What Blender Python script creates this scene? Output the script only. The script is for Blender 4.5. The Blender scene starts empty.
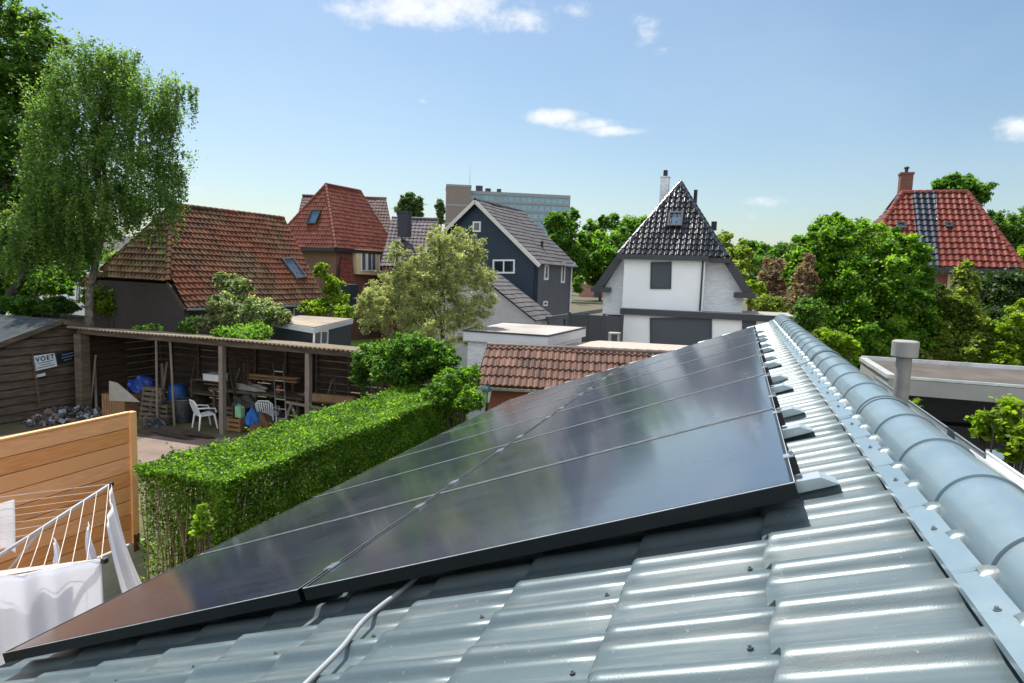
import bpy, bmesh, math, random
import numpy as np
from mathutils import Vector, Matrix
random.seed(7); RNG=np.random.default_rng(11)
SC=bpy.context.scene; COL=SC.collection
# ------------------------------------------------------------------ camera frame
FPX=653.06; pitch=math.radians(5.787); yaw=math.radians(19.142); roll=math.radians(2.0)
CH=4.9; CAM=np.array([0.,0.,CH])
F_=np.array([-math.sin(yaw)*math.cos(pitch),math.cos(yaw)*math.cos(pitch),-math.sin(pitch)])
R_=np.array([math.cos(yaw),math.sin(yaw),0.]); U_=np.cross(R_,F_)
R_=R_*math.cos(roll)+U_*math.sin(roll); U_=np.cross(R_,F_)
cam=bpy.data.cameras.new('camera'); camo=bpy.data.objects.new('camera',cam); COL.objects.link(camo)
camo.matrix_world=Matrix(((R_[0],U_[0],-F_[0],0),(R_[1],U_[1],-F_[1],0),(R_[2],U_[2],-F_[2],CH),(0,0,0,1)))
cam.sensor_width=36; cam.lens=FPX*36/1024; cam.clip_start=.05; cam.clip_end=4000
SC.camera=camo
def ray(x,y): return F_+R_*(x-512)/FPX-U_*(y-341.5)/FPX
def W(x,y,d): return CAM+ray(x,y)*d                       # point at forward depth d
def G(x,y,z): r=ray(x,y); return CAM+r*((z-CH)/r[2])      # point at height z
def VPL(P0,az,x,y):                                       # point on the upright plane through P0 running along azimuth az
    a=math.radians(az); nn=np.array([math.cos(a),-math.sin(a),0.]); r=ray(x,y)
    return CAM+r*(((np.array(P0)-CAM)@nn)/(r@nn))
def DEP(P): return float((np.array(P)-CAM)@F_)
def dirv(az): a=math.radians(az); return np.array([math.sin(a),math.cos(a),0.])
# ------------------------------------------------------------------ objects
ORG={}
def props(o,label=None,cat=None,group=None,kind=None):
    if label: o['label']=label
    if cat: o['category']=cat
    if group: o['group']=group
    if kind: o['kind']=kind
    return o
def empty(name,loc,label=None,cat=None,group=None,kind=None):
    o=bpy.data.objects.new(name,None); COL.objects.link(o); o.empty_display_size=.2
    o.location=Vector([float(v) for v in loc]); ORG[o.name]=np.array(loc,float)
    return props(o,label,cat,group,kind)
def link(name,me,parent=None,org=None):
    o=bpy.data.objects.new(name,me); COL.objects.link(o)
    po=ORG[parent.name] if parent else np.zeros(3)
    if org is None: org=po
    o.location=Vector([float(v) for v in (np.array(org)-po)]); ORG[o.name]=np.array(org,float)
    if parent: o.parent=parent
    return o
def copy_tree(o,parent=None):
    c=o.copy(); COL.objects.link(c); c.parent=parent; ORG[c.name]=ORG[o.name].copy()
    for ch in list(o.children): copy_tree(ch,c)
    return c
def move_to(o,loc,rz=None):
    o.location=Vector([float(v) for v in loc]); 
    if rz is not None: o.rotation_euler=(0,0,rz)
class MB:
    def __init__(s): s.v=[]; s.f=[]; s.m=[]; s.xf=None
    def add(s,vs,fs,mi=0):
        b=len(s.v)
        for p in vs:
            p=np.array(p,float)
            s.v.append(s.xf(p) if s.xf else p)
        for f in fs: s.f.append([i+b for i in f]); s.m.append(mi)
    def box(s,c,d,rz=0,mi=0,ax=None):
        c=np.array(c,float)
        if ax is None:
            ax=(np.array([math.cos(rz),math.sin(rz),0]),np.array([-math.sin(rz),math.cos(rz),0]),np.array([0,0,1.]))
        vs=[c+ax[0]*d[0]/2*i+ax[1]*d[1]/2*j+ax[2]*d[2]/2*k for k in (-1,1) for j in (-1,1) for i in (-1,1)]
        s.add(vs,[(0,2,3,1),(4,5,7,6),(0,1,5,4),(2,6,7,3),(0,4,6,2),(1,3,7,5)],mi)
    def bar(s,a,b,w,h,up=(0,0,1),mi=0):
        a=np.array(a,float);b=np.array(b,float);d=b-a;L=np.linalg.norm(d);d/=L
        u=np.array(up,float); x=np.cross(d,u); 
        if np.linalg.norm(x)<1e-4: x=np.cross(d,[1,0,0])
        x/=np.linalg.norm(x); u=np.cross(x,d)
        s.box((a+b)/2,(L,w,h),ax=(d,x,u),mi=mi)
    def tube(s,pts,rs,n=8,mi=0,cap=True):
        pts=[np.array(p,float) for p in pts]
        if not hasattr(rs,'__len__'): rs=[rs]*len(pts)
        vs=[];fs=[]; 
        for i,p in enumerate(pts):
            d=(pts[min(i+1,len(pts)-1)]-pts[max(i-1,0)]); d=d/(np.linalg.norm(d)+1e-9)
            x=np.cross(d,[0.13,0.07,1.]) if abs(d[2])<.95 else np.cross(d,[1,0.05,0]); x/=np.linalg.norm(x); y=np.cross(d,x)
            for k in range(n):
                a=2*math.pi*k/n; vs.append(p+(x*math.cos(a)+y*math.sin(a))*rs[i])
        for i in range(len(pts)-1):
            for k in range(n):
                fs.append((i*n+k,i*n+(k+1)%n,(i+1)*n+(k+1)%n,(i+1)*n+k))
        if cap: fs.append(tuple(range(n))[::-1]); fs.append(tuple((len(pts)-1)*n+k for k in range(n)))
        s.add(vs,fs,mi)
    def lathe(s,c,prof,n=20,mi=0):
        vs=[];fs=[]
        for r,z in prof:
            for k in range(n):
                a=2*math.pi*k/n; vs.append(np.array(c)+np.array([r*math.cos(a),r*math.sin(a),z]))
        for i in range(len(prof)-1):
            for k in range(n): fs.append((i*n+k,i*n+(k+1)%n,(i+1)*n+(k+1)%n,(i+1)*n+k))
        fs.append(tuple(range(n))[::-1]); fs.append(tuple((len(prof)-1)*n+k for k in range(n)))
        s.add(vs,fs,mi)
    def prism(s,pts,off,mi=0):
        pts=[np.array(p,float) for p in pts]; off=np.array(off,float); n=len(pts)
        vs=pts+[p+off for p in pts]
        fs=[tuple(range(n)),tuple(range(2*n-1,n-1,-1))]+[(i,i+n,(i+1)%n+n,(i+1)%n) for i in range(n)]
        s.add(vs,fs,mi)
    def build(s,name,mats,parent=None,smooth=False,org=None,fix=True):
        if parent is not None and org is None: org=ORG[parent.name]
        if org is None:
            a=np.array(s.v); org=np.array([(a[:,0].min()+a[:,0].max())/2,(a[:,1].min()+a[:,1].max())/2,a[:,2].min()])
        me=bpy.data.meshes.new(name)
        me.from_pydata([tuple(p-org) for p in s.v],[],s.f)
        if not isinstance(mats,(list,tuple)): mats=[mats]
        for m in mats: me.materials.append(m)
        me.polygons.foreach_set('material_index',s.m)
        if fix:
            bm=bmesh.new(); bm.from_mesh(me); bmesh.ops.recalc_face_normals(bm,faces=bm.faces); bm.to_mesh(me); bm.free()
        if smooth: me.polygons.foreach_set('use_smooth',[True]*len(me.polygons))
        me.update()
        return link(name,me,parent,org)
def fast_mesh(name,verts,quads,mats,parent,org,face_attr=None,pcol=None,smooth=False,uv=None):
    me=bpy.data.meshes.new(name); verts=np.asarray(verts,np.float32)-np.asarray(org,np.float32)
    nv=len(verts); nf,k=quads.shape
    me.vertices.add(nv); me.vertices.foreach_set('co',verts.ravel())
    me.loops.add(nf*k); me.loops.foreach_set('vertex_index',quads.ravel().astype(np.int32))
    me.polygons.add(nf); me.polygons.foreach_set('loop_start',(np.arange(nf)*k).astype(np.int32))
    if smooth: me.polygons.foreach_set('use_smooth',np.ones(nf,bool))
    for m in (mats if isinstance(mats,(list,tuple)) else [mats]): me.materials.append(m)
    me.update(calc_edges=True)
    if face_attr is not None:
        a=me.attributes.new('rnd','FLOAT','FACE'); a.data.foreach_set('value',face_attr.astype(np.float32))
    if pcol is not None:
        a=me.attributes.new('tone','FLOAT','POINT'); a.data.foreach_set('value',pcol.astype(np.float32))
    return link(name,me,parent,org)
# ------------------------------------------------------------------ materials
def L(h):
    if not isinstance(h,str): return (*h,1)
    h=h.lstrip('#'); c=[int(h[i:i+2],16)/255 for i in (0,2,4)]
    return tuple((x/12.92 if x<=.04045 else ((x+.055)/1.055)**2.4) for x in c)+(1,)
MATS={}
def pm(name,col,rough=.75,metal=0,spec=.5,var=.2,vs=4.,alt=None,altamt=.5,alts=1.5,bump=0,bs=30.,coat=0,stretch=(1,1,1),transl=0,coatr=.1,detail=4):
    if name in MATS: return MATS[name]
    m=bpy.data.materials.new(name); m.use_nodes=True; nt=m.node_tree; N=nt.nodes; K=nt.links
    b=N['Principled BSDF']; out=N['Material Output']
    b.inputs['Roughness'].default_value=rough; b.inputs['Metallic'].default_value=metal
    b.inputs['Specular IOR Level'].default_value=spec; b.inputs['Coat Weight'].default_value=coat; b.inputs['Coat Roughness'].default_value=coatr
    geo=N.new('ShaderNodeNewGeometry'); mp=N.new('ShaderNodeMapping'); mp.inputs['Scale'].default_value=stretch
    K.new(geo.outputs['Position'],mp.inputs['Vector'])
    nz=N.new('ShaderNodeTexNoise'); nz.inputs['Scale'].default_value=vs; nz.inputs['Detail'].default_value=detail; K.new(mp.outputs[0],nz.inputs['Vector'])
    mr=N.new('ShaderNodeMapRange'); mr.inputs['From Min'].default_value=.3; mr.inputs['From Max'].default_value=.7
    mr.inputs['To Min'].default_value=1-var; mr.inputs['To Max'].default_value=1+var; K.new(nz.outputs['Fac'],mr.inputs['Value'])
    base=N.new('ShaderNodeMix'); base.data_type='RGBA'; base.blend_type='MIX'
    base.inputs['A'].default_value=L(col); base.inputs['B'].default_value=L(alt if alt else col)
    n2=N.new('ShaderNodeTexNoise'); n2.inputs['Scale'].default_value=alts; n2.inputs['Detail'].default_value=5; K.new(mp.outputs[0],n2.inputs['Vector'])
    m2=N.new('ShaderNodeMapRange'); m2.inputs['From Min'].default_value=.42; m2.inputs['From Max'].default_value=.66; m2.inputs['To Max'].default_value=altamt if alt else 0
    K.new(n2.outputs['Fac'],m2.inputs['Value']); K.new(m2.outputs[0],base.inputs['Factor'])
    mul=N.new('ShaderNodeVectorMath'); mul.operation='SCALE'; K.new(base.outputs['Result'],mul.inputs[0]); K.new(mr.outputs[0],mul.inputs['Scale'])
    K.new(mul.outputs[0],b.inputs['Base Color'])
    if bump:
        n3=N.new('ShaderNodeTexNoise'); n3.inputs['Scale'].default_value=bs; n3.inputs['Detail'].default_value=4; K.new(mp.outputs[0],n3.inputs['Vector'])
        bp=N.new('ShaderNodeBump'); bp.inputs['Strength'].default_value=bump; bp.inputs['Distance'].default_value=.02; K.new(n3.outputs['Fac'],bp.inputs['Height']); K.new(bp.outputs[0],b.inputs['Normal'])
    if transl:
        t=N.new('ShaderNodeBsdfTranslucent'); K.new(mul.outputs[0],t.inputs['Color']); mx=N.new('ShaderNodeMixShader'); mx.inputs[0].default_value=transl
        K.new(b.outputs[0],mx.inputs[1]); K.new(t.outputs[0],mx.inputs[2]); K.new(mx.outputs[0],out.inputs['Surface'])
    MATS[name]=m; return m
def glass(name,col='#1a2026',rough=.04):
    m=pm(name,col,rough,0,.8,var=.3,vs=.8); return m
def brick(name,col,mortar,scale=1.,bw=.22,bh=.065,rough=.85,ms=.012,var=.3,axis='auto'):
    if name in MATS: return MATS[name]
    m=pm(name,col,rough,var=var,vs=2); nt=m.node_tree; N=nt.nodes; K=nt.links; b=N['Principled BSDF']
    geo=N.new('ShaderNodeNewGeometry'); sx=N.new('ShaderNodeSeparateXYZ'); K.new(geo.outputs['Position'],sx.inputs[0])
    ad=N.new('ShaderNodeMath'); ad.operation='ADD'; K.new(sx.outputs[0],ad.inputs[0]); K.new(sx.outputs[1],ad.inputs[1])
    cb=N.new('ShaderNodeCombineXYZ'); K.new(ad.outputs[0],cb.inputs[0]); K.new(sx.outputs[2],cb.inputs[1])
    t=N.new('ShaderNodeTexBrick'); t.inputs['Scale'].default_value=scale; t.inputs['Brick Width'].default_value=bw; t.inputs['Row Height'].default_value=bh
    t.inputs['Mortar Size'].default_value=ms; c=L(col)
    t.inputs['Color1'].default_value=tuple(x*.8 for x in c[:3])+(1,); t.inputs['Color2'].default_value=tuple(min(1,x*1.2) for x in c[:3])+(1,); t.inputs['Mortar'].default_value=L(mortar)
    K.new(cb.outputs[0],t.inputs['Vector'])
    for l in list(b.inputs['Base Color'].links): src=l.from_socket; K.remove(l)
    mx=N.new('ShaderNodeMix'); mx.data_type='RGBA'; mx.inputs['Factor'].default_value=.35; K.new(t.outputs['Color'],mx.inputs['A']); K.new(src,mx.inputs['B']); K.new(mx.outputs['Result'],b.inputs['Base Color'])
    bp=N.new('ShaderNodeBump'); bp.inputs['Strength'].default_value=.5; bp.inputs['Distance'].default_value=.01; bp.invert=True; K.new(t.outputs['Fac'],bp.inputs['Height']); K.new(bp.outputs[0],b.inputs['Normal'])
    return m
def tile_mat(name,col,rough=.6,var=.5,moss=None,mossamt=.5,mosss=.8,coat=0,alt=None,coatr=.15,spec=.5):
    if name in MATS: return MATS[name]
    m=pm(name,col,rough,var=.15,vs=9,alt=moss,altamt=mossamt,alts=mosss,coat=coat,coatr=coatr,spec=spec,bump=.15,bs=60); nt=m.node_tree; N=nt.nodes; K=nt.links; b=N['Principled BSDF']
    at=N.new('ShaderNodeAttribute'); at.attribute_name='rnd'
    mr=N.new('ShaderNodeMapRange'); mr.inputs['To Min'].default_value=1-var; mr.inputs['To Max'].default_value=1+var; K.new(at.outputs['Fac'],mr.inputs['Value'])
    for l in list(b.inputs['Base Color'].links): src=l.from_socket; K.remove(l)
    mul=N.new('ShaderNodeVectorMath'); mul.operation='SCALE'; K.new(src,mul.inputs[0]); K.new(mr.outputs[0],mul.inputs['Scale']); K.new(mul.outputs[0],b.inputs['Base Color'])
    return m
def leaf_mat(name,cols,transl=.45,rough=.5,spec=.3,tint=(1.38,1.55,.6)):
    if name in MATS: return MATS[name]
    m=bpy.data.materials.new(name); m.use_nodes=True; nt=m.node_tree; N=nt.nodes; K=nt.links
    b=N['Principled BSDF']; out=N['Material Output']; b.inputs['Roughness'].default_value=rough; b.inputs['Specular IOR Level'].default_value=spec
    at=N.new('ShaderNodeAttribute'); at.attribute_name='tone'; cr=N.new('ShaderNodeValToRGB'); K.new(at.outputs['Fac'],cr.inputs[0])
    el=cr.color_ramp.elements
    for i,c in enumerate(cols):
        p=i/(len(cols)-1)
        if i==0: e=el[0]; e.position=0
        elif i==len(cols)-1: e=el[len(el)-1]; e.position=1
        else: e=el.new(p)
        e.color=L(c)
    dk=N.new('ShaderNodeVectorMath'); dk.operation='SCALE'; dk.inputs['Scale'].default_value=.6; K.new(cr.outputs[0],dk.inputs[0]); K.new(dk.outputs[0],b.inputs['Base Color'])
    t=N.new('ShaderNodeBsdfTranslucent'); sc=N.new('ShaderNodeMix'); sc.data_type='RGBA'; sc.blend_type='MULTIPLY'; sc.inputs['Factor'].default_value=1
    K.new(cr.outputs[0],sc.inputs['A']); sc.inputs['B'].default_value=(*tint,1); K.new(sc.outputs['Result'],t.inputs['Color'])
    mx=N.new('ShaderNodeMixShader'); mx.inputs[0].default_value=transl; K.new(b.outputs[0],mx.inputs[1]); K.new(t.outputs[0],mx.inputs[2]); K.new(mx.outputs[0],out.inputs['Surface'])
    MATS[name]=m; return m
# ------------------------------------------------------------------ tiled roofs
def tile_roof(name,poly,tw,th,m,parent,prof='pan',hh=.035,drop=.03,org=None,ns=None):
    poly=[np.array(p,float) for p in poly]; A,B=poly[0],poly[1]
    c=sum(poly)/len(poly); e=(B-A)/np.linalg.norm(B-A)
    q=max(poly,key=lambda p:abs(np.linalg.norm(np.cross(p-A,e)))); nrm=np.cross(e,q-A); nrm/=np.linalg.norm(nrm)
    if nrm[2]<0: nrm=-nrm
    up=np.cross(nrm,e); 
    if (c-A)@up<0: up=-up
    P2=[((p-A)@e,(p-A)@up) for p in poly]
    vmax=max(v for u,v in P2); umin=min(u for u,v in P2)
    def rng(v):
        us=[]
        n=len(P2)
        for i in range(n):
            (u0,v0),(u1,v1)=P2[i],P2[(i+1)%n]
            if abs(v1-v0)<1e-9:
                if abs(v-v0)<1e-6: us+=[u0,u1]
                continue
            t=(v-v0)/(v1-v0)
            if -1e-9<=t<=1+1e-9: us.append(u0+(u1-u0)*t)
        return (min(us),max(us)) if us else (0,0)
    fr=[0,.15,.32,.5,.68,.8,.9] if prof=='pan' else ([0,.04,.5,.96] if prof=='flat' else [0,.1,.2,.3,.4,.5,.6,.7,.8,.9])
    hv={'pan':[1,.75,.3,0,.1,.55,.95],'flat':[0,.6,1,.6]}.get(prof) or [.5+.5*math.cos(2*math.pi*x) for x in fr]
    umax=max(u for u,v in P2); j0=int(math.floor(umin/tw)); j1=int(math.ceil(umax/tw))+1
    us=np.array([(j+f)*tw for j in range(j0,j1) for f in fr]); hs=np.array([h*hh for j in range(j0,j1) for h in hv]); js=np.array([j for j in range(j0,j1) for f in fr])
    V=[];Q=[];A_=[]; k=0; v0=0
    rn=RNG.random((int(vmax/th)+3,j1-j0+2))
    sag=lambda u,v: .02*np.sin(u*.9+v*.4)+.012*np.sin(u*2.3-v*1.3)
    while v0<vmax-1e-4:
        v1=min(v0+th,vmax-1e-4); a0,b0=rng(v0+1e-6); a1,b1=rng(v1)
        ub=np.clip(us,a0,b0); ut=np.clip(us,a1,b1)
        hb=hs+drop; 
        jit=(rn[k,js-j0]-.5)*.008
        n=len(us); base=len(V)
        row=lambda u,v,h:[A+e*uu+up*v+nrm*(h_+s_) for uu,h_,s_ in zip(u,h,sag(u,v))]
        V+=row(ub,v0,hs+jit-.02); V+=row(ub,v0,hb+jit); V+=row(ut,v1,hs+jit)
        for i in range(n-1):
            if ub[i+1]-ub[i]<1e-5 and ut[i+1]-ut[i]<1e-5: continue
            Q.append((base+n+i,base+n+i+1,base+2*n+i+1,base+2*n+i)); A_.append(rn[k,js[i]-j0])
            if ub[i+1]-ub[i]>1e-5: Q.append((base+i,base+i+1,base+n+i+1,base+n+i)); A_.append(rn[k,js[i]-j0])
        v0+=th; k+=1
    org=ORG[parent.name] if parent else A
    o=fast_mesh(name,np.array(V),np.array(Q),m,parent,org,face_attr=np.array(A_))
    o.data.polygons.foreach_set('use_smooth',[False]*len(o.data.polygons))
    return o
def ridge_tiles(name,lines,r,seg,m,parent):
    for a,b in lines:
        V=[];Q=[];A_=[]
        a=np.array(a,float);b=np.array(b,float);d=b-a;Ln=np.linalg.norm(d);d/=Ln; x=np.cross(d,[0,0,1.]); x/=np.linalg.norm(x); u=np.cross(x,d)
        k=max(1,int(round(Ln/seg))); n=8
        for i in range(k):
            rv=RNG.random()
            p0=a+d*Ln*i/k; p1=a+d*(Ln*(i+1)/k+.04); base=len(V)
            for p,rr in ((p0,r*1.08),(p1,r*.92)):
                for q in range(n+1):
                    t=math.pi*(-.08+1.16*q/n); V.append(p+(x*math.cos(t)+u*math.sin(t))*rr-u*r*.35)
            for q in range(n): Q.append((base+q,base+q+1,base+n+1+q+1,base+n+1+q)); A_.append(rv)
        fast_mesh(name,np.array(V),np.array(Q),m,parent,ORG[parent.name],face_attr=np.array(A_))
# ------------------------------------------------------------------ foliage
def rand_unit(n):
    v=RNG.normal(size=(n,3)); return v/np.linalg.norm(v,axis=1,keepdims=True)
def leaves(centers,size,tones,aspect=.55,up=.35,jit=.35):
    n=len(centers); nr=rand_unit(n); nr[:,2]=np.abs(nr[:,2])+up; nr/=np.linalg.norm(nr,axis=1,keepdims=True)
    t=rand_unit(n); t=np.cross(nr,t); t/=np.linalg.norm(t,axis=1,keepdims=True)+1e-9; b=np.cross(nr,t)
    s=size*(1+jit*(RNG.random(n)*2-1)); s=s[:,None]
    V=np.stack([centers-t*s,centers+b*s*aspect,centers+t*s,centers-b*s*aspect],1).reshape(-1,3)
    Q=np.arange(n*4).reshape(n,4); return V,Q,np.repeat(tones,4)
def foliage(name,blobs,n,size,m,parent,K=40,cl=.28,shell=.75,up=.35,aspect=.55,droop=0,squash=.75,org=None,minz=.05,fill=.12,strands=0,slen=1.2,per=26,soft=.5):
    """blobs: (cx,cy,cz,rx,ry,rz) ellipsoids; leaves sit in small clumps spread through each one"""
    blobs=np.array(blobs,float); ar=(blobs[:,3]*blobs[:,4]*blobs[:,5])**(2/3); ar/=ar.sum(); C=[];T=[]
    for bl,a in zip(blobs,ar):
        nb=max(30,int(n*a)); k=max(6,int(K*(a*len(blobs))**.5)); u=rand_unit(k); rr=(shell+(1-shell)*RNG.random(k))*(RNG.random(k)>.25)+RNG.random(k)*shell*(0)
        rr=np.where(rr==0,RNG.random(k)**.5*.9,rr)
        cc=u*rr[:,None]*bl[3:6]*(.85+.3*RNG.random((k,1)))+bl[:3]; cr=cl*bl[3:6].mean()*(.55+.9*RNG.random(k)); ct=RNG.random(k)
        idx=RNG.integers(0,k,nb); g=rand_unit(nb)*np.minimum(np.abs(RNG.normal(0,soft,nb))+.1,1.8)[:,None]; g[:,2]*=squash
        p=cc[idx]+g*cr[idx][:,None]
        if droop:
            dd=RNG.random(nb)**1.2*droop*(.4+ct[idx]); p[:,2]-=dd
            w=(1-.75*dd/(droop*1.4)); p[:,:2]=cc[idx][:,:2]+(p[:,:2]-cc[idx][:,:2])*w[:,None]
        nf=int(nb*fill)
        if nf: p[:nf]=rand_unit(nf)*(RNG.random(nf)**.4)[:,None]*bl[3:6]*.92+bl[:3]
        C.append(p); T.append(np.clip(.5+.45*(ct[idx]-.5)+.55*(RNG.random(nb)-.5),0,1))
    if strands:
        wts=ar; bi=RNG.choice(len(blobs),strands,p=wts); u=rand_unit(strands); u[:,2]=np.abs(u[:,2])*.8-.25
        a0=blobs[bi,:3]+u*blobs[bi,3:6]*(.45+.6*RNG.random((strands,1))); ln=slen*(.35+.9*RNG.random(strands)); tt=RNG.random((strands,per))
        sw=RNG.normal(size=(strands,1,2))*.12
        pz=a0[:,None,:]+np.zeros((strands,per,3)); pz[:,:,2]-=tt*ln[:,None]; pz[:,:,:2]+=sw*tt[:,:,None]**2+RNG.normal(size=(strands,per,2))*.035
        C.append(pz.reshape(-1,3)); st=RNG.random(strands); T.append(np.clip(np.repeat(st,per)*.5+RNG.random(strands*per)*.5,0,1))
    C=np.concatenate(C);T=np.concatenate(T); ok=C[:,2]>minz; C=C[ok];T=T[ok]
    V,Q,t=leaves(C,size,T,aspect,up)
    return fast_mesh(name,V,Q,m,parent,ORG[parent.name] if parent else (org if org is not None else C.mean(0)),pcol=t)
def trunk(parent,m,base,tops,r0,name='trunk',seed=0,sag=0):
    rs=random.Random(seed); mb=MB(); base=np.array(base,float)
    for i,(t,rr) in enumerate(tops):
        t=np.array(t,float); st=base if i==0 else base+(np.array(tops[0][0])-base)*(.3+.5*rs.random())
        k=7; d=t-st; pts=[st+d*j/k+np.array([rs.uniform(-1,1),rs.uniform(-1,1),0])*np.linalg.norm(d)*.025*(0<j<k) + np.array([0,0,math.sin(math.pi*j/k)*sag*np.linalg.norm(d)*(i>0)]) for j in range(k+1)]
        r=(r0 if i==0 else r0*.45); mb.tube(pts,[r*(1-.8*j/k) for j in range(k+1)],8)
    return mb.build(name,m,parent,smooth=True)
def pxblob(x,y,d,rx,ry,rd=None):
    P=W(x,y,d); a=rx*d/FPX; return (P[0],P[1],P[2],a if rd is None else a,(rd if rd else a),ry*d/FPX)
def tree(name,label,cat,pb,base,n,size,m,tm,r0=.15,group=None,limbs=5,sag=0,top0=None,**kw):
    bl=[pxblob(*b) for b in pb]; B=np.array(base,float)
    e=empty(name,B,label,cat,group)
    mx=max(bl,key=lambda b:b[2]+b[5]*.3)
    tops=[((mx[0],mx[1],mx[2]+mx[5]*.3),1)]+[((b[0],b[1],b[2]),1) for b in sorted(bl,key=lambda b:-b[3])[:limbs]]
    if top0 is not None: tops[0]=(top0,1)
    trunk(e,tm,B,tops,r0,seed=len(label),sag=sag)
    foliage('crown',bl,n,size,m,e,**kw); return e
def bush(name,label,cat,pb,n,size,m,group=None,base=None,world=None,**kw):
    bl=world if world else [pxblob(*b) for b in pb]; a=np.array(bl)
    B=np.array([a[:,0].mean(),a[:,1].mean(),0.]) if base is None else np.array(base)
    e=empty(name,B,label,cat,group); foliage('foliage',bl,n,size,m,e,**kw)
    mb=MB(); rs=random.Random(len(label))
    for b in bl:
        for i in range(3):
            q=B+np.array([rs.uniform(-.15,.15),rs.uniform(-.15,.15),0]); t=np.array([b[0]+rs.uniform(-.5,.5)*b[3],b[1]+rs.uniform(-.5,.5)*b[4],b[2]+b[5]*.3])
            mb.tube([q,(q+t)/2+np.array([rs.uniform(-.08,.08),rs.uniform(-.08,.08),0]),t],[.03,.02,.008],6)
    mb.build('stem',M_bark,e,smooth=True); return e
# ------------------------------------------------------------------ light and sky
SUN_EL=math.radians(60.5); SUN_AZ=math.radians(-49.0)
sd=np.array([math.cos(SUN_EL)*math.sin(SUN_AZ),math.cos(SUN_EL)*math.cos(SUN_AZ),math.sin(SUN_EL)])
sl_=bpy.data.lights.new('sun','SUN'); sl_.energy=4.6; sl_.angle=math.radians(.55); sl_.color=(1,.95,.87)
so=bpy.data.objects.new('sun',sl_); COL.objects.link(so); so.rotation_euler=Vector(sd).to_track_quat('Z','Y').to_euler()
w=bpy.data.worlds.new('World'); SC.world=w; w.use_nodes=True; nt=w.node_tree; N=nt.nodes; K=nt.links
bg=N['Background']; sky=N.new('ShaderNodeTexSky'); sky.sky_type='NISHITA'; sky.sun_disc=False; sky.sun_elevation=SUN_EL; sky.sun_rotation=SUN_AZ
sky.altitude=0; sky.air_density=1.25; sky.dust_density=.9; sky.ozone_density=3.0; bg.inputs['Strength'].default_value=.077
tc=N.new('ShaderNodeTexCoord')
def vdot(vec_sock,v):
    d=N.new('ShaderNodeVectorMath'); d.operation='DOT_PRODUCT'; K.new(vec_sock,d.inputs[0]); d.inputs[1].default_value=tuple(float(x) for x in v); return d.outputs['Value']
def mth(op,a,b=None,clamp=False):
    n=N.new('ShaderNodeMath'); n.operation=op; n.use_clamp=clamp
    for i,x in enumerate((a,b)):
        if x is None: continue
        if isinstance(x,(int,float)): n.inputs[i].default_value=x
        else: K.new(x,n.inputs[i])
    return n.outputs[0]
# small fair-weather clouds: soft patches round given directions of the sky, broken up by noise
nzA=N.new('ShaderNodeTexNoise'); nzA.inputs['Scale'].default_value=26; nzA.inputs['Detail'].default_value=8; nzA.inputs['Roughness'].default_value=.62
mpA=N.new('ShaderNodeMapping'); mpA.inputs['Scale'].default_value=(1,1,1.6); K.new(tc.outputs['Generated'],mpA.inputs[0]); K.new(mpA.outputs[0],nzA.inputs['Vector'])
total=None
CL=[(430,6,95,20,1.25),(395,16,60,14,.9),(505,18,55,16,1.0),(577,8,28,12,.9),(648,30,22,20,.8),(655,48,20,12,.6),(553,117,34,9,1.3),(582,124,40,7,1.15),(612,131,30,6,1.25),(424,101,7,3,.9),(655,87,10,5,.6),
    (1012,129,18,11,1.1),(770,201,45,7,.75),(752,216,20,5,.6),(810,214,25,5,.45),(185,189,20,7,.8),(600,208,26,8,.6),(350,-60,180,40,1.1),(800,-110,200,40,1.0),(90,-90,120,40,1.0),(1150,60,60,30,1.1),(1250,180,90,16,1.0)]
for (x,y,rx,ry,a) in CL:
    d=ray(x,y); d=d/np.linalg.norm(d); rt=R_-d*float(R_@d); rt/=np.linalg.norm(rt); upv=np.cross(rt,d); upv/=np.linalg.norm(upv)
    sx_=rx/FPX; sy_=ry/FPX
    u=mth('MULTIPLY',vdot(tc.outputs['Generated'],rt),1/sx_); v=mth('MULTIPLY',vdot(tc.outputs['Generated'],upv),1/sy_)
    # subtract centre (dot of d with rt/up is 0), keep the front half only
    q=mth('ADD',mth('MULTIPLY',u,u),mth('MULTIPLY',v,v)); mk=mth('MULTIPLY',mth('SUBTRACT',1.0,mth('MULTIPLY',q,.5),True),a)
    mk=mth('MULTIPLY',mk,mth('GREATER_THAN',vdot(tc.outputs['Generated'],d),.2))
    total=mk if total is None else mth('MAXIMUM',total,mk)
thr=mth('SUBTRACT',mth('ADD',mth('MULTIPLY',total,1.0),mth('MULTIPLY',nzA.outputs['Fac'],1.5)),1.32)
cm=N.new('ShaderNodeMapRange'); cm.interpolation_type='SMOOTHSTEP'; cm.inputs['From Min'].default_value=0; cm.inputs['From Max'].default_value=.85; K.new(thr,cm.inputs['Value'])
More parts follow.
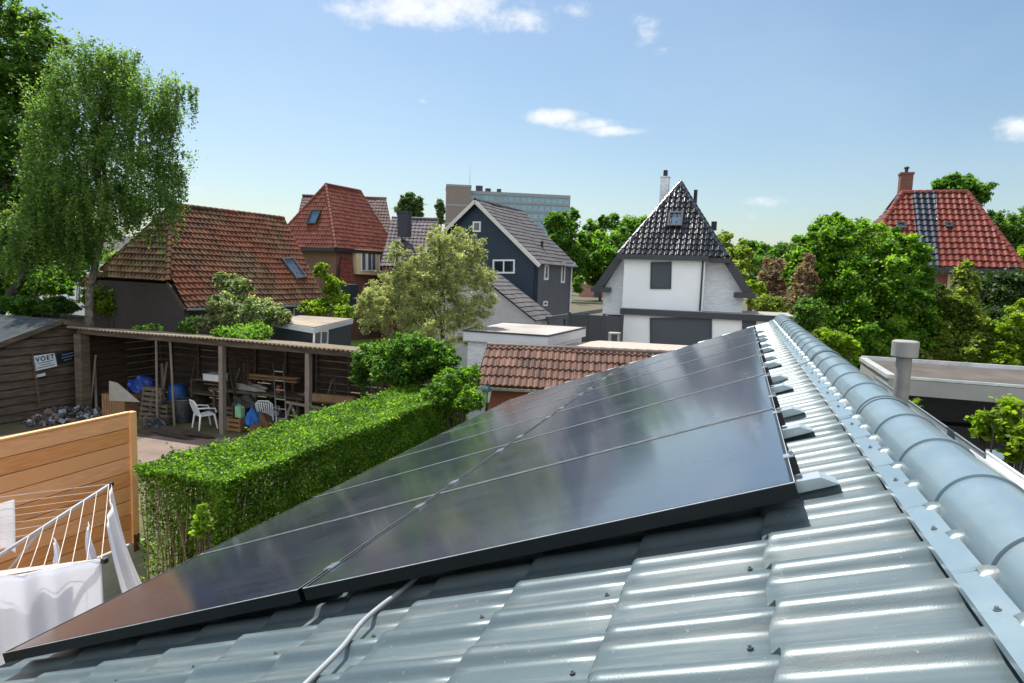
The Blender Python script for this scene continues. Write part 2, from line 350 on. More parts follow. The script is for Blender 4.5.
# thin high veil
nzB=N.new('ShaderNodeTexNoise'); nzB.inputs['Scale'].default_value=3.2; nzB.inputs['Detail'].default_value=5; K.new(mpA.outputs[0],nzB.inputs['Vector'])
vl=N.new('ShaderNodeMapRange'); vl.inputs['From Min'].default_value=.4; vl.inputs['From Max'].default_value=.8; vl.inputs['To Max'].default_value=.2; K.new(nzB.outputs['Fac'],vl.inputs['Value'])
mxv=N.new('ShaderNodeMix'); mxv.data_type='RGBA'; K.new(vl.outputs[0],mxv.inputs['Factor']); skc=N.new('ShaderNodeVectorMath'); skc.operation='MULTIPLY'; skc.inputs[1].default_value=(.98,1.0,.99); K.new(sky.outputs[0],skc.inputs[0]); K.new(skc.outputs[0],mxv.inputs['A']); mxv.inputs['B'].default_value=(5.2,6.6,7.6,1)
mxc=N.new('ShaderNodeMix'); mxc.data_type='RGBA'; K.new(cm.outputs[0],mxc.inputs['Factor']); K.new(mxv.outputs['Result'],mxc.inputs['A']); mxc.inputs['B'].default_value=(7.7,7.95,8.2,1)
# unseen bright cloud banks added behind the camera as fill for shaded faces
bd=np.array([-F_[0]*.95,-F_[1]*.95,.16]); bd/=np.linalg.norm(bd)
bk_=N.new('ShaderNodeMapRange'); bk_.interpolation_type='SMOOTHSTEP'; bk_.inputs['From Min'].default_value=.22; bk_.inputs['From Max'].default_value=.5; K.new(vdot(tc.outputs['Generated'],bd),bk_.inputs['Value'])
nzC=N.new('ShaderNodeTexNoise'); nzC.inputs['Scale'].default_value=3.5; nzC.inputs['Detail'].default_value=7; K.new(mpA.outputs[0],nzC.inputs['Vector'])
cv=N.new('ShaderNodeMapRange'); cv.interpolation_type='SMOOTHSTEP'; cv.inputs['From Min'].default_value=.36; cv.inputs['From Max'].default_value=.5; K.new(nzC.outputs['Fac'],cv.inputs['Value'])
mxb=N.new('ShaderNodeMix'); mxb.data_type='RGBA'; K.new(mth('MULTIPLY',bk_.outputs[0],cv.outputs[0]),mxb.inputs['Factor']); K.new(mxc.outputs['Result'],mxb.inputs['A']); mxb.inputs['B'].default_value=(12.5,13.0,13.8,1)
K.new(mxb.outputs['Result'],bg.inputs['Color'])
SC.view_settings.view_transform='Standard'; SC.view_settings.look='None'; SC.view_settings.exposure=.76; SC.view_settings.gamma=1
try: SC.view_settings.use_curve_mapping=False
except Exception: pass
SC.cycles.max_bounces=6; SC.cycles.transparent_max_bounces=8; SC.cycles.use_denoising=True; SC.cycles.diffuse_bounces=3
# ------------------------------------------------------------------ common materials
M_bark=pm('bark','#4a4036',.95,var=.35,vs=12,bump=.5,bs=25)
M_birch=pm('birch_bark','#6e675c',.9,var=.4,vs=9,alt='#2c2722',altamt=.8,alts=6,bump=.3)
M_wood_old=pm('weathered_wood','#5f5346',.9,var=.35,vs=3,alt='#3b332c',altamt=.7,alts=1.2,bump=.3,bs=40,stretch=(1,1,8))
M_wood_grey=pm('grey_timber','#776d63',.85,var=.25,vs=6,bump=.2,bs=40,stretch=(3,3,.5))
M_white=pm('white_paint','#d9dcdd',.5,var=.04,vs=2)
M_black=pm('black_paint','#15181b',.5,var=.2,vs=2)
M_steel=pm('galvanised_steel','#9aa0a4',.35,metal=.8,var=.15,vs=20)
M_alu=pm('aluminium','#c4c8cb',.3,metal=.9,var=.08,vs=20)
M_win=glass('window_glass','#1d262d',.05)
M_winb=glass('window_glass_sky','#3d5a70',.05)
# ------------------------------------------------------------------ own metal-tiled roof
SL=math.radians(21.191); OO=np.array([.17157,1.90506,CH-.53649]); SV=np.array([-math.cos(SL),0,-math.sin(SL)]); NV=np.array([-math.sin(SL),0,math.cos(SL)])
def RP(s,Y,h): p=OO-NV*h+SV*s; return np.array([p[0],Y,p[2]])
M_roof=pm('blue_grey_roof_paint','#566468',.34,metal=.25,spec=.5,var=.06,vs=3,alt='#4b5a5e',altamt=.5,alts=1.3,coat=.1,coatr=.22,bump=.05,bs=320)
M_cap=pm('ridge_cap_paint','#6f838d',.34,metal=.2,spec=.5,var=.05,vs=2,alt='#62757d',altamt=.5,alts=4,coat=.5,coatr=.12,bump=.05,bs=14)
M_screw=pm('screw_head','#8a9196',.3,metal=.8,var=.2,vs=50)
M_rubber=pm('sealing_washer','#15171a',.7)
Y0,Y1=-.9,10.35
def add_dirt(m,stretch,amt,rot=0):
    nt=m.node_tree; N=nt.nodes; K=nt.links; b=N['Principled BSDF']; g=N.new('ShaderNodeNewGeometry'); mp=N.new('ShaderNodeMapping'); mp.inputs['Scale'].default_value=stretch; K.new(g.outputs['Position'],mp.inputs[0])
    n1=N.new('ShaderNodeTexNoise'); n1.inputs['Scale'].default_value=3; n1.inputs['Detail'].default_value=8; n1.inputs['Roughness'].default_value=.7; K.new(mp.outputs[0],n1.inputs['Vector'])
    mr=N.new('ShaderNodeMapRange'); mr.inputs['From Min'].default_value=.5; mr.inputs['From Max'].default_value=.75; mr.inputs['To Max'].default_value=amt; K.new(n1.outputs['Fac'],mr.inputs['Value'])
    n2=N.new('ShaderNodeTexNoise'); n2.inputs['Scale'].default_value=90; n2.inputs['Detail'].default_value=2; K.new(g.outputs['Position'],n2.inputs['Vector'])
    m2=N.new('ShaderNodeMapRange'); m2.inputs['From Min'].default_value=.70; m2.inputs['From Max'].default_value=.76; m2.inputs['To Max'].default_value=.5; K.new(n2.outputs['Fac'],m2.inputs['Value'])
    src=b.inputs['Base Color'].links[0].from_socket; x=N.new('ShaderNodeMix'); x.data_type='RGBA'; K.new(mr.outputs[0],x.inputs['Factor']); K.new(src,x.inputs['A']); x.inputs['B'].default_value=(.20,.20,.18,1)
    y=N.new('ShaderNodeMix'); y.data_type='RGBA'; K.new(m2.outputs[0],y.inputs['Factor']); K.new(x.outputs['Result'],y.inputs['A']); y.inputs['B'].default_value=(.34,.36,.35,1); K.new(y.outputs['Result'],b.inputs['Base Color'])
    r=N.new('ShaderNodeMapRange'); r.inputs['From Min'].default_value=.3; r.inputs['From Max'].default_value=.75; base=b.inputs['Roughness'].default_value; r.inputs['To Min'].default_value=base-.08; r.inputs['To Max'].default_value=base+.22; K.new(n1.outputs['Fac'],r.inputs['Value']); K.new(r.outputs[0],b.inputs['Roughness'])
add_dirt(M_roof,(.5,6,.5),.6); add_dirt(M_cap,(2.5,2.5,1.5),.35)
bld=empty('shed_building',(-1.2,4.7,0),'shed under the blue-grey metal tile roof that carries the solar panels','shed')
def wave(Y):
    t=((Y-1.60)/.19+.5)%1-.5                  # broad sloping near side, rounded crest, short far side, flat pan
    up=np.clip((t+.27)/.23,0,1); dn=np.clip((.24-t)/.18,0,1)
    return np.minimum(up*up*(3-2*up),dn*dn*(3-2*dn))
def sheet(name,basef,s_first,s_end,parent):
    Ys=np.arange(Y0,Y1+.001,.19/20); wv=wave(Ys); rows=[]; 
    ks=[]; k=-3
    S=[.113+.37*i for i in range(-3,12)]
    fr=[0.02,.25,.5,.75,.9,.97,1.0]
    for i in range(1,len(S)):
        a,b=S[i-1],S[i]
        if b<s_first or a>s_end: continue
        for f in fr:
            s=a+(b-a)*f+ (.024*(1-wv)-.012)*(1 if f>.9 else 0 if f>.02 else 1)+ (.024*(1-wv)-.012)*0
            lift=.017*f - (.004 if f==1.0 else 0); ss=np.clip(s,s_first,s_end)
            rows.append((ss,lift+.027*wv))
        s=b+(.024*(1-wv)-.012); rows.append((np.clip(s+.001,s_first,s_end),-.003+.027*wv))
    V=[]
    for s,hh in rows:
        P=basef(s,Ys,.129-hh); V.append(P)
    V=np.array(V); R,C=V.shape[:2]; idx=np.arange(R*C).reshape(R,C)
    Q=np.stack([idx[:-1,:-1],idx[1:,:-1],idx[1:,1:],idx[:-1,1:]],-1).reshape(-1,4)
    o=fast_mesh(name,V.reshape(-1,3),Q,M_roof,parent,ORG[parent.name],smooth=True)
    o.data.shade_smooth()
    me=o.data; bm=bmesh.new(); bm.from_mesh(me); bm.normal_update()
    for e in bm.edges:
        if len(e.link_faces)==2 and e.link_faces[0].normal.angle(e.link_faces[1].normal,0)>math.radians(40): e.smooth=False
    bm.to_mesh(me); bm.free(); return o
def baseL(s,Y,h):
    p=OO[None,:]-NV[None,:]*h[:,None]+SV[None,:]*s[:,None]; p[:,1]=Y; return p
roofL=sheet('roof_sheet',baseL,-.33,3.72,bld)
XC=.5815; ZC=CH-.5396; RC=.1015
# steeper far side of the roof, hidden behind the ridge from here
SLr=math.radians(35); SVr=np.array([math.cos(SLr),0,-math.sin(SLr)]); NVr=np.array([math.sin(SLr),0,math.cos(SLr)]); OR=np.array([XC+.05,0,ZC+.012])
def baseR(s,Y,h):
    p=OR[None,:]-NVr[None,:]*(h[:,None]-.10)+SVr[None,:]*s[:,None]; p[:,1]=Y; return p
sheet('roof_sheet',baseR,0.,1.42,bld)
# screws in the pans just below each step
def screw(parent,P,nv,first=[None]):
    mb=MB()
    a=np.cross(nv,[0,1.,0]); a/=np.linalg.norm(a); b=np.cross(nv,a)
    def ring(r,z,n): return [P+nv*z+(a*math.cos(2*math.pi*k/n)+b*math.sin(2*math.pi*k/n))*r for k in range(n)]
    for r0,z0,z1,n,mi in ((.0068,0,.0015,14,1),(.0058,.0015,.0025,14,0),(.0036,.0025,.0075,6,0)):
        mb.add(ring(r0,z0,n)+ring(r0*.96,z1,n),[tuple(range(n,2*n))]+[(k,(k+1)%n,n+(k+1)%n,n+k) for k in range(n)],mi)
    return mb.build('screw',[M_screw,M_rubber],parent,org=P)
for s,Y in ((.161,1.659),(.165,1.296),(.54,1.643),(.924,1.637),(.542,1.285),(1.306,1.638),(1.698,1.632),(.92,1.27),(.16,.91),(2.08,1.66),(2.47,1.65),(1.30,1.27)):
    Yp=1.695+.19*round((Y-1.695)/.19); screw(roofL,RP(s,Yp+(Y-Yp)*.3,.124),NV)
# ridge cap sections with beads and flanges
def ridge_section(ya,yb,lap):
    ths=np.linspace(math.pi,0,29); ring=[1.418+.385*k for k in range(-8,26)]
    Ys=set(np.linspace(ya,yb,4).tolist())
    for r in ring:
        for d in (-.03,-.003,-.0005,0,.002,.0078,.0082,.02,.1,.2,.31):
            if ya<=r+d<=yb: Ys.add(round(r+d,5))
    for d in (0,.004,.010,.016,.0215,.0225,.03): Ys.add(ya+d)
    Ys=sorted(Ys); V=[]; nL=RP(-.227,0,.098); nB=RP(-.288,0,.098)
    for Y in Ys:
        prev=max([r for r in ring if r<=Y+1e-6] or [ring[0]]); ph=(Y-prev)/.385
        bead=.0050*max(0,1-ph*1.25)+(.0015 if (Y-prev)<.008 else 0)
        lp=(.004 if Y-ya<.022 else .0025*max(0,1-(Y-ya-.022)/.3))+lap; g=bead+lp
        g0=bead*.2+lp; row=[RP(-.223,Y,.104),RP(-.227,Y,.0935-g0*.6)]
        row+=[RP(-.235,Y,.093-g0*.6),RP(-.262,Y,.093-g0*.6),RP(-.282,Y,.093-g*.6)]
        for t in ths: row.append(np.array([XC+(RC+g)*math.cos(t),Y,ZC+(RC+g)*math.sin(t)]))
        for k,(dx,dz) in enumerate(((.01,-.006),(.07,-.048),(.075,-.062))): row.append(np.array([XC+RC+dx,Y,ZC+dz+g*.6]))
        V.append(row)
    V=np.array(V); Rn,Cn=V.shape[:2]; idx=np.arange(Rn*Cn).reshape(Rn,Cn); Q=np.stack([idx[:-1,:-1],idx[:-1,1:],idx[1:,1:],idx[1:,:-1]],-1).reshape(-1,4)
    o=fast_mesh('ridge_cap',V.reshape(-1,3),Q,M_cap,bld,ORG[bld.name],smooth=True)
    bm=bmesh.new(); bm.from_mesh(o.data); bm.normal_update()
    for e in bm.edges:
        if len(e.link_faces)==2 and e.link_faces[0].normal.angle(e.link_faces[1].normal,0)>math.radians(50): e.smooth=False
    bm.to_mesh(o.data); bm.free()
    for r in ring:
        y=r-.155
        if ya+.03<y<yb-.03 and y>.4: screw(o,RP(-.253,y,.0925),NV)
    return o
yb=[-.9,1.033-.003,2.955,4.88,6.805,8.73,10.4]
for i in range(6): ridge_section(yb[i]-.03 if i else yb[i],yb[i+1]+.0,.0012*(i%2))
# gables, walls, fascia and gutters of the shed
M_shedwall=pm('dark_stained_boards','#3a3f42',.7,var=.15,vs=3,stretch=(1,1,6))
zE=RP(3.66,0,.15)[2]; xE=RP(3.66,0,.15)[0]; pr=[(xE+.25,0),(1.62,0),(1.62,CH-1.36),(XC,ZC-.06),(xE+.25,zE+.02)]
for y in (Y0+.15,Y1-.25):
    mb=MB(); mb.prism([(a,y,b) for a,b in pr],(0,.1,0)); mb.build('gable_wall',M_shedwall,bld)
mb=MB(); mb.box((xE+.30,(Y0+Y1)/2,zE/2),(.1,Y1-Y0-.5,zE-.02)); mb.build('wall',M_shedwall,bld)
mb=MB(); mb.box((1.57,(Y0+Y1)/2,(CH-1.4)/2),(.1,Y1-Y0-.5,CH-1.4)); mb.build('wall',M_shedwall,bld)
M_gut=pm('white_gutter_plastic','#cfd3d4',.4,var=.1,vs=6)
M_gutg=pm('grey_gutter_plastic','#70787c',.5,var=.1,vs=6)
def gutter(x0,z,ya,yb_,wd,mat,parent,ht=.07):
    mb=MB(); t=.006
    prf=[(0,0),(0,-ht),(wd,-ht),(wd,0),(wd-.014,0),(wd-.014,-.008),(wd-t,-.008),(wd-t,-ht+t),(t,-ht+t),(t,0)]
    mb.prism([(x0+a,ya,z+b) for a,b in prf],(0,yb_-ya,0)); return mb.build('gutter',mat,parent)
gutter(1.76,CH-1.225,Y0,5.9,.12,M_gut,bld); gutter(1.76,CH-1.245,5.92,Y1,.11,M_gutg,bld)
gutter(xE-.14,zE-.0,Y0,Y1,.12,M_gutg,bld)
# vent pipe behind the ridge
M_vent=pm('vent_pipe_plastic','#7f7c76',.55,var=.15,vs=9,alt='#7d7a74',altamt=.5,alts=5)
vp=empty('vent_pipe',(1.5,7.05,CH-1.14),'grey vent pipe with a wide round cowl behind the metal roof ridge','vent pipe')
mb=MB(); mb.lathe((1.5,7.05,CH-1.20),[(.067,0),(.067,.56),(.075,.56),(.075,.585)],24); mb.build('pipe',M_vent,vp,smooth=False)
mb=MB(); mb.lathe((1.5,7.05,CH-1.20),[(.10,.56),(.113,.565),(.115,.70),(.111,.708),(.09,.716)],28); mb.build('cowl',pm('vent_cowl','#8f8d89',.5,var=.1,vs=9),vp)
# ------------------------------------------------------------------ solar panels
M_glass=pm('solar_glass','#070a14',.16,spec=.7,var=.35,vs=1.1,alt='#14161b',altamt=.5,alts=.9,coat=0,bump=.0)
def solar_nodes(m):
    nt=m.node_tree; N=nt.nodes; K=nt.links; b=N['Principled BSDF']
    g=N.new('ShaderNodeNewGeometry'); n1=N.new('ShaderNodeTexNoise'); n1.inputs['Scale'].default_value=2.2; n1.inputs['Detail'].default_value=6; K.new(g.outputs['Position'],n1.inputs['Vector'])
    mr=N.new('ShaderNodeMapRange'); mr.inputs['From Min'].default_value=.35; mr.inputs['From Max'].default_value=.7; mr.inputs['To Min'].default_value=.2; mr.inputs['To Max'].default_value=.3
    K.new(n1.outputs['Fac'],mr.inputs['Value']); K.new(mr.outputs[0],b.inputs['Roughness'])
    b.inputs['Coat Weight'].default_value=.85; b.inputs['Coat IOR'].default_value=1.62; b.inputs['Coat Roughness'].default_value=.10
    # thin dust film and faint cell strings
    tc=N.new('ShaderNodeTexCoord'); sp=N.new('ShaderNodeSeparateXYZ'); K.new(tc.outputs['Object'],sp.inputs[0])
    n2=N.new('ShaderNodeTexNoise'); n2.inputs['Scale'].default_value=1; n2.inputs['Detail'].default_value=5; mp=N.new('ShaderNodeMapping'); mp.inputs['Scale'].default_value=(4,60,4); K.new(g.outputs['Position'],mp.inputs[0]); K.new(mp.outputs[0],n2.inputs['Vector'])
    def line(sock,period,width):
        a=N.new('ShaderNodeMath'); a.operation='MODULO'; K.new(sock,a.inputs[0]); a.inputs[1].default_value=period
        ab=N.new('ShaderNodeMath'); ab.operation='ABSOLUTE'; K.new(a.outputs[0],ab.inputs[0])
        c=N.new('ShaderNodeMath'); c.operation='LESS_THAN'; K.new(ab.outputs[0],c.inputs[0]); c.inputs[1].default_value=width; return c.outputs[0]
    l1=line(sp.outputs[1],.0185,.0011)
    ad=N.new('ShaderNodeMath'); ad.operation='MULTIPLY_ADD'; K.new(l1,ad.inputs[0]); ad.inputs[1].default_value=.6; K.new(n2.outputs['Fac'],ad.inputs[2])
    for l in list(b.inputs['Base Color'].links): src=l.from_socket; K.remove(l)
    mx=N.new('ShaderNodeMix'); mx.data_type='RGBA'; K.new(src,mx.inputs['A']); mx.inputs['B'].default_value=(.085,.115,.20,1)
    m3=N.new('ShaderNodeMath'); m3.operation='MULTIPLY'; K.new(ad.outputs[0],m3.inputs[0]); m3.inputs[1].default_value=.42; K.new(m3.outputs[0],mx.inputs['Factor']); K.new(mx.outputs['Result'],b.inputs['Base Color'])
solar_nodes(M_glass)
M_frame=pm('black_anodised_frame','#1b2024',.32,metal=.7,spec=.6,var=.12,vs=8)
M_edge=pm('frame_edge_glint','#c4c9cc',.45,metal=.4,var=.2,vs=20)  # pale edge strips: the frames' bright glint put into the colour
PWd,PLn=1.134,1.722
def make_panel():
    e=empty('solar_panel',OO); T=.046; lip=.011
    def B(mb,s0,s1,y0,y1,h0,h1,mi=0):
        c=OO+SV*(s0+s1)/2+np.array([0,(y0+y1)/2,0])-NV*(h0+h1)/2; mb.box(c,(s1-s0,y1-y0,h1-h0),ax=(SV,np.array([0,1.,0]),NV),mi=mi)
    mb=MB(); B(mb,0,PLn,0,lip,0,T); B(mb,0,PLn,PWd-lip,PWd,0,T); B(mb,0,lip,lip,PWd-lip,0,T); B(mb,PLn-lip,PLn,lip,PWd-lip,0,T)
    for (a,b,c,d) in ((0,PLn,-.0006,.0019),(0,PLn,PWd-.0022,PWd+.0006),(-.0005,.0008,0,PWd),(PLn-.0008,PLn+.0004,0,PWd)): B(mb,a,b,c,d,-.0007,.0012,1)
    mb.build('frame',[M_frame,M_edge],e,fix=True)
    mb=MB(); B(mb,lip,PLn-lip,lip,PWd-lip,.0015,.008); mb.build('glass',M_glass,e)
    return e
pan0=make_panel(); rown=['nearest','second','third','fourth','fifth','farthest']
for i in range(6):
    for j in range(2):
        p=pan0 if i==0 and j==0 else copy_tree(pan0)
        move_to(p,OO+np.array([0,1.154*i,0])+SV*(PLn+.024)*j)
        props(p,('black framed solar panel, %s row, column beside the ridge'%rown[i]) if j==0 else ('black framed solar panel, %s row, column beside the hedge'%rown[i]),'solar panel','solar panels on the metal roof')
# mounting brackets along the top edge and clamps between the two columns
M_brk=pm('bracket_steel','#aab6bc',.35,metal=.5,var=.1,vs=15)
def make_bracket():
    e=empty('mounting_bracket',RP(-.05,0,.10)); mb=MB()
    pf=[(.06,.062),(-.07,.066),(-.116,.098),(.06,.100)]; mb.prism([RP(s,-.035,h) for s,h in pf],(0,.07,0)); mb.build('console',M_brk,e)
    mb=MB(); mb.box((RP(-.010,.03,.028)),(.022,.035,.055),ax=(SV,np.array([0,1.,0]),NV)); mb.box(RP(-.002,.03,-.003),(.03,.04,.004),ax=(SV,np.array([0,1.,0]),NV),mi=1); mb.build('end_clamp',[M_black,M_alu],e)
    mb=MB(); mb.tube([RP(-.012,.03,-.001),RP(-.012,.03,-.016)],.007,6); mb.build('bolt',M_steel,e); return e
b0=make_bracket(); k=0; bo=RP(-.05,0,.10); ordn=['first','second','third','fourth','fifth','sixth','seventh','eighth','ninth','tenth','eleventh','twelfth']
for i in range(6):
    for d in (.25,.99):
        b=b0 if k==0 else copy_tree(b0); move_to(b,bo+np.array([0,1.905+1.154*i+d,0]))
        props(b,'%s wedge shaped metal bracket from the near end above the solar panels'%ordn[k],'bracket','brackets along the upper edge of the panels'); k+=1
def make_clamp():
    P=RP(PLn+.01,0,.0); e=empty('panel_clamp',P); mb=MB(); mb.box(P+NV*.003,(.042,.06,.005),ax=(SV,np.array([0,1.,0]),NV)); mb.box(P-NV*.02,(.014,.05,.04),ax=(SV,np.array([0,1.,0]),NV)); mb.build('clamp_plate',M_alu,e)
    mb=MB(); mb.tube([P+NV*.005,P+NV*.012],.006,6); mb.build('bolt',M_steel,e); return e
c0=make_clamp(); k=0; co=RP(PLn+.01,0,0)
for i in range(6):
    for d in (.20,.94):
        c=c0 if k==0 else copy_tree(c0); move_to(c,co+np.array([0,1.905+1.154*i+d,0]))
        props(c,'%s small silver clamp from the near end between the panel columns'%ordn[k],'clamp','clamps in the gap between panel columns'); k+=1
# mounting rails under the panels
for s in (.15,PLn-.12,PLn+.16,2*PLn-.15):
    mb=MB(); mb.box(RP(s,1.905+3.46,.064),(.04,6.6,.034),ax=(SV,np.array([0,1.,0]),NV)); o=mb.build('mounting_rail',M_alu)
    props(o,{.15:'aluminium rail under the upper edge of the solar panels',PLn-.12:'aluminium rail under the ridge side panels near the middle gap',PLn+.16:'aluminium rail under the low side panels near the middle gap'}.get(s,'aluminium rail under the lowest edge of the solar panels'),'rail','rails under the solar panels')
# grey cable conduit coming out under the panels
cps=[(1.27,.75),(1.285,1.0),(1.30,1.25),(1.309,1.40),(1.322,1.55),(1.35,1.70),(1.352,1.82),(1.342,1.95),(1.34,2.15),(1.36,2.5)]
hh=[.088,.088,.088,.088,.088,.084,.086,.09,.09,.09]
pts=[]
for i in range(len(cps)-1):
    for t in np.linspace(0,1,6,endpoint=False):
        p=[np.array(RP(cps[min(max(i+q,0),len(cps)-1)][0],cps[min(max(i+q,0),len(cps)-1)][1],hh[min(max(i+q,0),len(cps)-1)])) for q in (-1,0,1,2)]
        pts.append(.5*((2*p[1])+(-p[0]+p[2])*t+(2*p[0]-5*p[1]+4*p[2]-p[3])*t*t+(-p[0]+3*p[1]-3*p[2]+p[3])*t**3))
mb=MB(); mb.tube(pts,.0085,10); o=mb.build('cable_conduit',pm('grey_conduit','#8f9395',.45,var=.08,vs=10),smooth=True); props(o,'light grey cable conduit lying on the metal roof in front of the panels','cable')
# ------------------------------------------------------------------ helpers for houses
S=1.195
Zu=np.array([0,0,1.])
def Gs(x,y,z): return G(x,y,z*S)
def Ws(x,y,d): return W(x,y,d*S)
def RPn(P0,n,x,y): r=ray(x,y); return CAM+r*(((np.array(P0)-CAM)@n)/(r@n))
def pnorm(A,B,C): n=np.cross(B-A,C-A); n/=np.linalg.norm(n); return n if n[2]>=0 else -n
def mirror(P,mid,w): P=np.array(P); return P-2*((P-mid)@w)*w
def flatz(P,z=0.): q=np.array(P,float); q[2]=z; return q
def quad_win(parent,c4,nout,fm,gm,fw=.07,depth=.05,mull=0,bars=0,name='window',sill=False):
    """c4: bottom-left, bottom-right, top-right, top-left on the wall; frame stands proud, pane sits inside it"""
    c4=[np.array(c) for c in c4]; c=sum(c4)/4; x=(c4[1]-c4[0]+c4[2]-c4[3]); wd=np.linalg.norm(x)/2; x/=np.linalg.norm(x); nout=nout/np.linalg.norm(nout); u=np.cross(nout,x)
    if u[2]<0: u=-u
    y=(c4[3]-c4[0]+c4[2]-c4[1])/2; ht=abs(y@u); ax=(x,nout,u)
    mb=MB()
    for sx in (-1,1): mb.box(c+x*sx*(wd/2-fw/2)+nout*depth/2,(fw,depth,ht),ax=ax)
    for sy in (-1,1): mb.box(c+u*sy*(ht/2-fw/2)+nout*depth/2,(wd-2*fw,depth,fw),ax=ax)
    for k in range(mull): mb.box(c+x*(-wd/2+wd*(k+1)/(mull+1))+nout*depth*.46,(fw*.8,depth*.92,ht-2*fw),ax=ax)
    for k in range(bars): mb.box(c+u*(-ht/2+ht*(k+1)/(bars+1))+nout*depth*.42,(wd-2*fw,depth*.84,fw*.6),ax=ax)
    f=mb.build(name,fm,parent)
    mb=MB(); mb.box(c+nout*depth*.2,(wd-2*fw,depth*.3,ht-2*fw),ax=ax); mb.build('pane',gm,f)
    return f
def px_win(parent,P0,az,x0,y0,x1,y1,nout,fm,gm,**k):
    return quad_win(parent,[VPL(P0,az,x0,y1),VPL(P0,az,x1,y1),VPL(P0,az,x1,y0),VPL(P0,az,x0,y0)],nout,fm,gm,**k)
def skylight(parent,P0,n,pts,fm,gm):
    c=[RPn(P0,n,*p)+n*.05 for p in pts]; return quad_win(parent,c,n,fm,gm,fw=.09,depth=.09,name='skylight')
def slabp(name,pts,th,m,parent,org=None):
    mb=MB(); mb.prism(pts,th); return mb.build(name,m,parent)
M_dglass=M_win
# ------------------------------------------------------------------ ground
M_ground=pm('garden_soil_and_grass','#4a4a2c',.95,var=.3,vs=1.5,alt='#5e5346',altamt=.8,alts=.35,bump=.4,bs=8)
mb=MB(); mb.add([(-1500,-900,0),(1500,-900,0),(1500,2500,0),(-1500,2500,0)],[(0,1,2,3)]); props(mb.build('ground',M_ground,org=(0,0,0)),kind='structure')
M_pave=pm('concrete_paving','#8e867c',.9,var=.15,vs=3,alt='#5e5850',altamt=.6,alts=.8,bump=.2,bs=30)
mb=MB(); mb.add([(-9.6*S,9*S,.004),(-6.9*S,9*S,.004),(-6.9*S,12.2*S,.004),(-13*S,12.2*S,.004),(-13*S,10.6*S,.004)],[(0,1,2,3,4)]); props(mb.build('yard_paving',pm('yard_gravel','#77675d',.95,var=.3,vs=30,alt='#5c5048',altamt=.7,alts=1.1),org=(0,0,0)),kind='structure')
mb=MB(); mb.add([(-10*S,19*S,.004),(8*S,19*S,.004),(8*S,55*S,.004),(-10*S,55*S,.004)],[(0,1,2,3)]); props(mb.build('driveway',M_pave,org=(0,0,0)),kind='structure')
mb=MB(); mb.add([(-60*S,17*S,.003),(-19*S,17*S,.003),(-19*S,60*S,.003),(-60*S,60*S,.003)],[(0,1,2,3)]); props(mb.build('lawn',pm('lawn_grass','#5f7a2a',.9,var=.3,vs=3,bump=.4,bs=20),org=(0,0,0)),kind='structure')
mb=MB(); mb.add([(-7.55,-3,.006),(-3.9,-3,.006),(-3.9,6.6,.006),(-7.55,6.6,.006)],[(0,1,2,3)]); props(mb.build('bounce_paving',pm('pale_bounce_paving','#c9bda8',.85,var=.1,vs=2,bump=.2,bs=20),org=(0,0,0)),kind='structure')  # unseen pale paving, added to bounce sunlight onto the fence and washing
# ------------------------------------------------------------------ barn house
M_tb=tile_mat('barn_tiles','#5f3421',.8,spec=.25,var=.42,moss='#4c4630',mossamt=.6,mosss=.55)
M_tbh=tile_mat('barn_hip_tiles','#5c4230',.8,spec=.25,var=.4,moss='#5d6236',mossamt=.75,mosss=.9)
M_brickd=brick('dark_brick','#352e2c','#55504c',var=.25)
M_gutz=pm('zinc_gutter','#8d9496',.4,metal=.5,var=.1,vs=8)
az=8; u=dirv(az); wv_=dirv(az+90)
ER=Ws(186,308,22); EL=VPL(ER,az+90,83,318); EL[2]=ER[2]; mid=(ER+EL)/2
AP=VPL(mid,az,172,206); RF=VPL(mid,az,283,217); FE=VPL(ER,az,326,300); TL=VPL(ER,az+90,103,277); TR=VPL(ER,az+90,168,281)
RF[2]=AP[2]=(RF[2]+AP[2])/2+.02; FE[2]=ER[2]; TL=mirror(TR,mid,wv_)
e=empty('barn_house',flatz(mid),'old house with a large weathered brown-red tile roof behind the open lean-to','house')
tile_roof('roof_tiles',[ER,FE,RF,AP,TR],.235,.31,M_tb,e,hh=.045,drop=.045)
tile_roof('roof_tiles',[TL,TR,AP],.235,.31,M_tbh,e,hh=.045,drop=.045)
Lf=[mirror(p,mid,wv_) for p in (ER,FE,RF,AP,TR)]; tile_roof('roof_tiles',[Lf[0],Lf[1],Lf[2],Lf[3],Lf[4]],.235,.31,M_tb,e,hh=.045,drop=.045)
ridge_tiles('ridge_tiles',[(AP,RF),(TR,AP),(TL,AP)],.13,.33,M_tb,e)
slabp('gable_wall',[flatz(EL+wv_*.15),flatz(ER-wv_*.15),ER-wv_*.15-Zu*.1,TR-Zu*.12,TL-Zu*.12,EL+wv_*.15-Zu*.1],u*.25,M_brickd,e)
fr_=FE+(EL-ER)
slabp('gable_wall',[flatz(fr_+wv_*.15),flatz(FE-wv_*.15),FE-wv_*.15-Zu*.1,RF-Zu*.15,fr_+wv_*.15-Zu*.1],-u*.25,M_brickd,e)
slabp('wall',[flatz(ER-wv_*.45+u*.3),flatz(FE-wv_*.45-u*.3),FE-wv_*.45-u*.3-Zu*.02,ER-wv_*.45+u*.3-Zu*.02],-wv_*.2,M_brickd,e)
slabp('wall',[flatz(EL+wv_*.45+u*.3),flatz(fr_+wv_*.45-u*.3),fr_+wv_*.45-u*.3,EL+wv_*.45+u*.3],wv_*.2,M_brickd,e)
mb=MB(); mb.bar(ER+wv_*.06-Zu*.05,FE+wv_*.06-Zu*.05,.11,.09); mb.build('gutter',M_gutz,e)
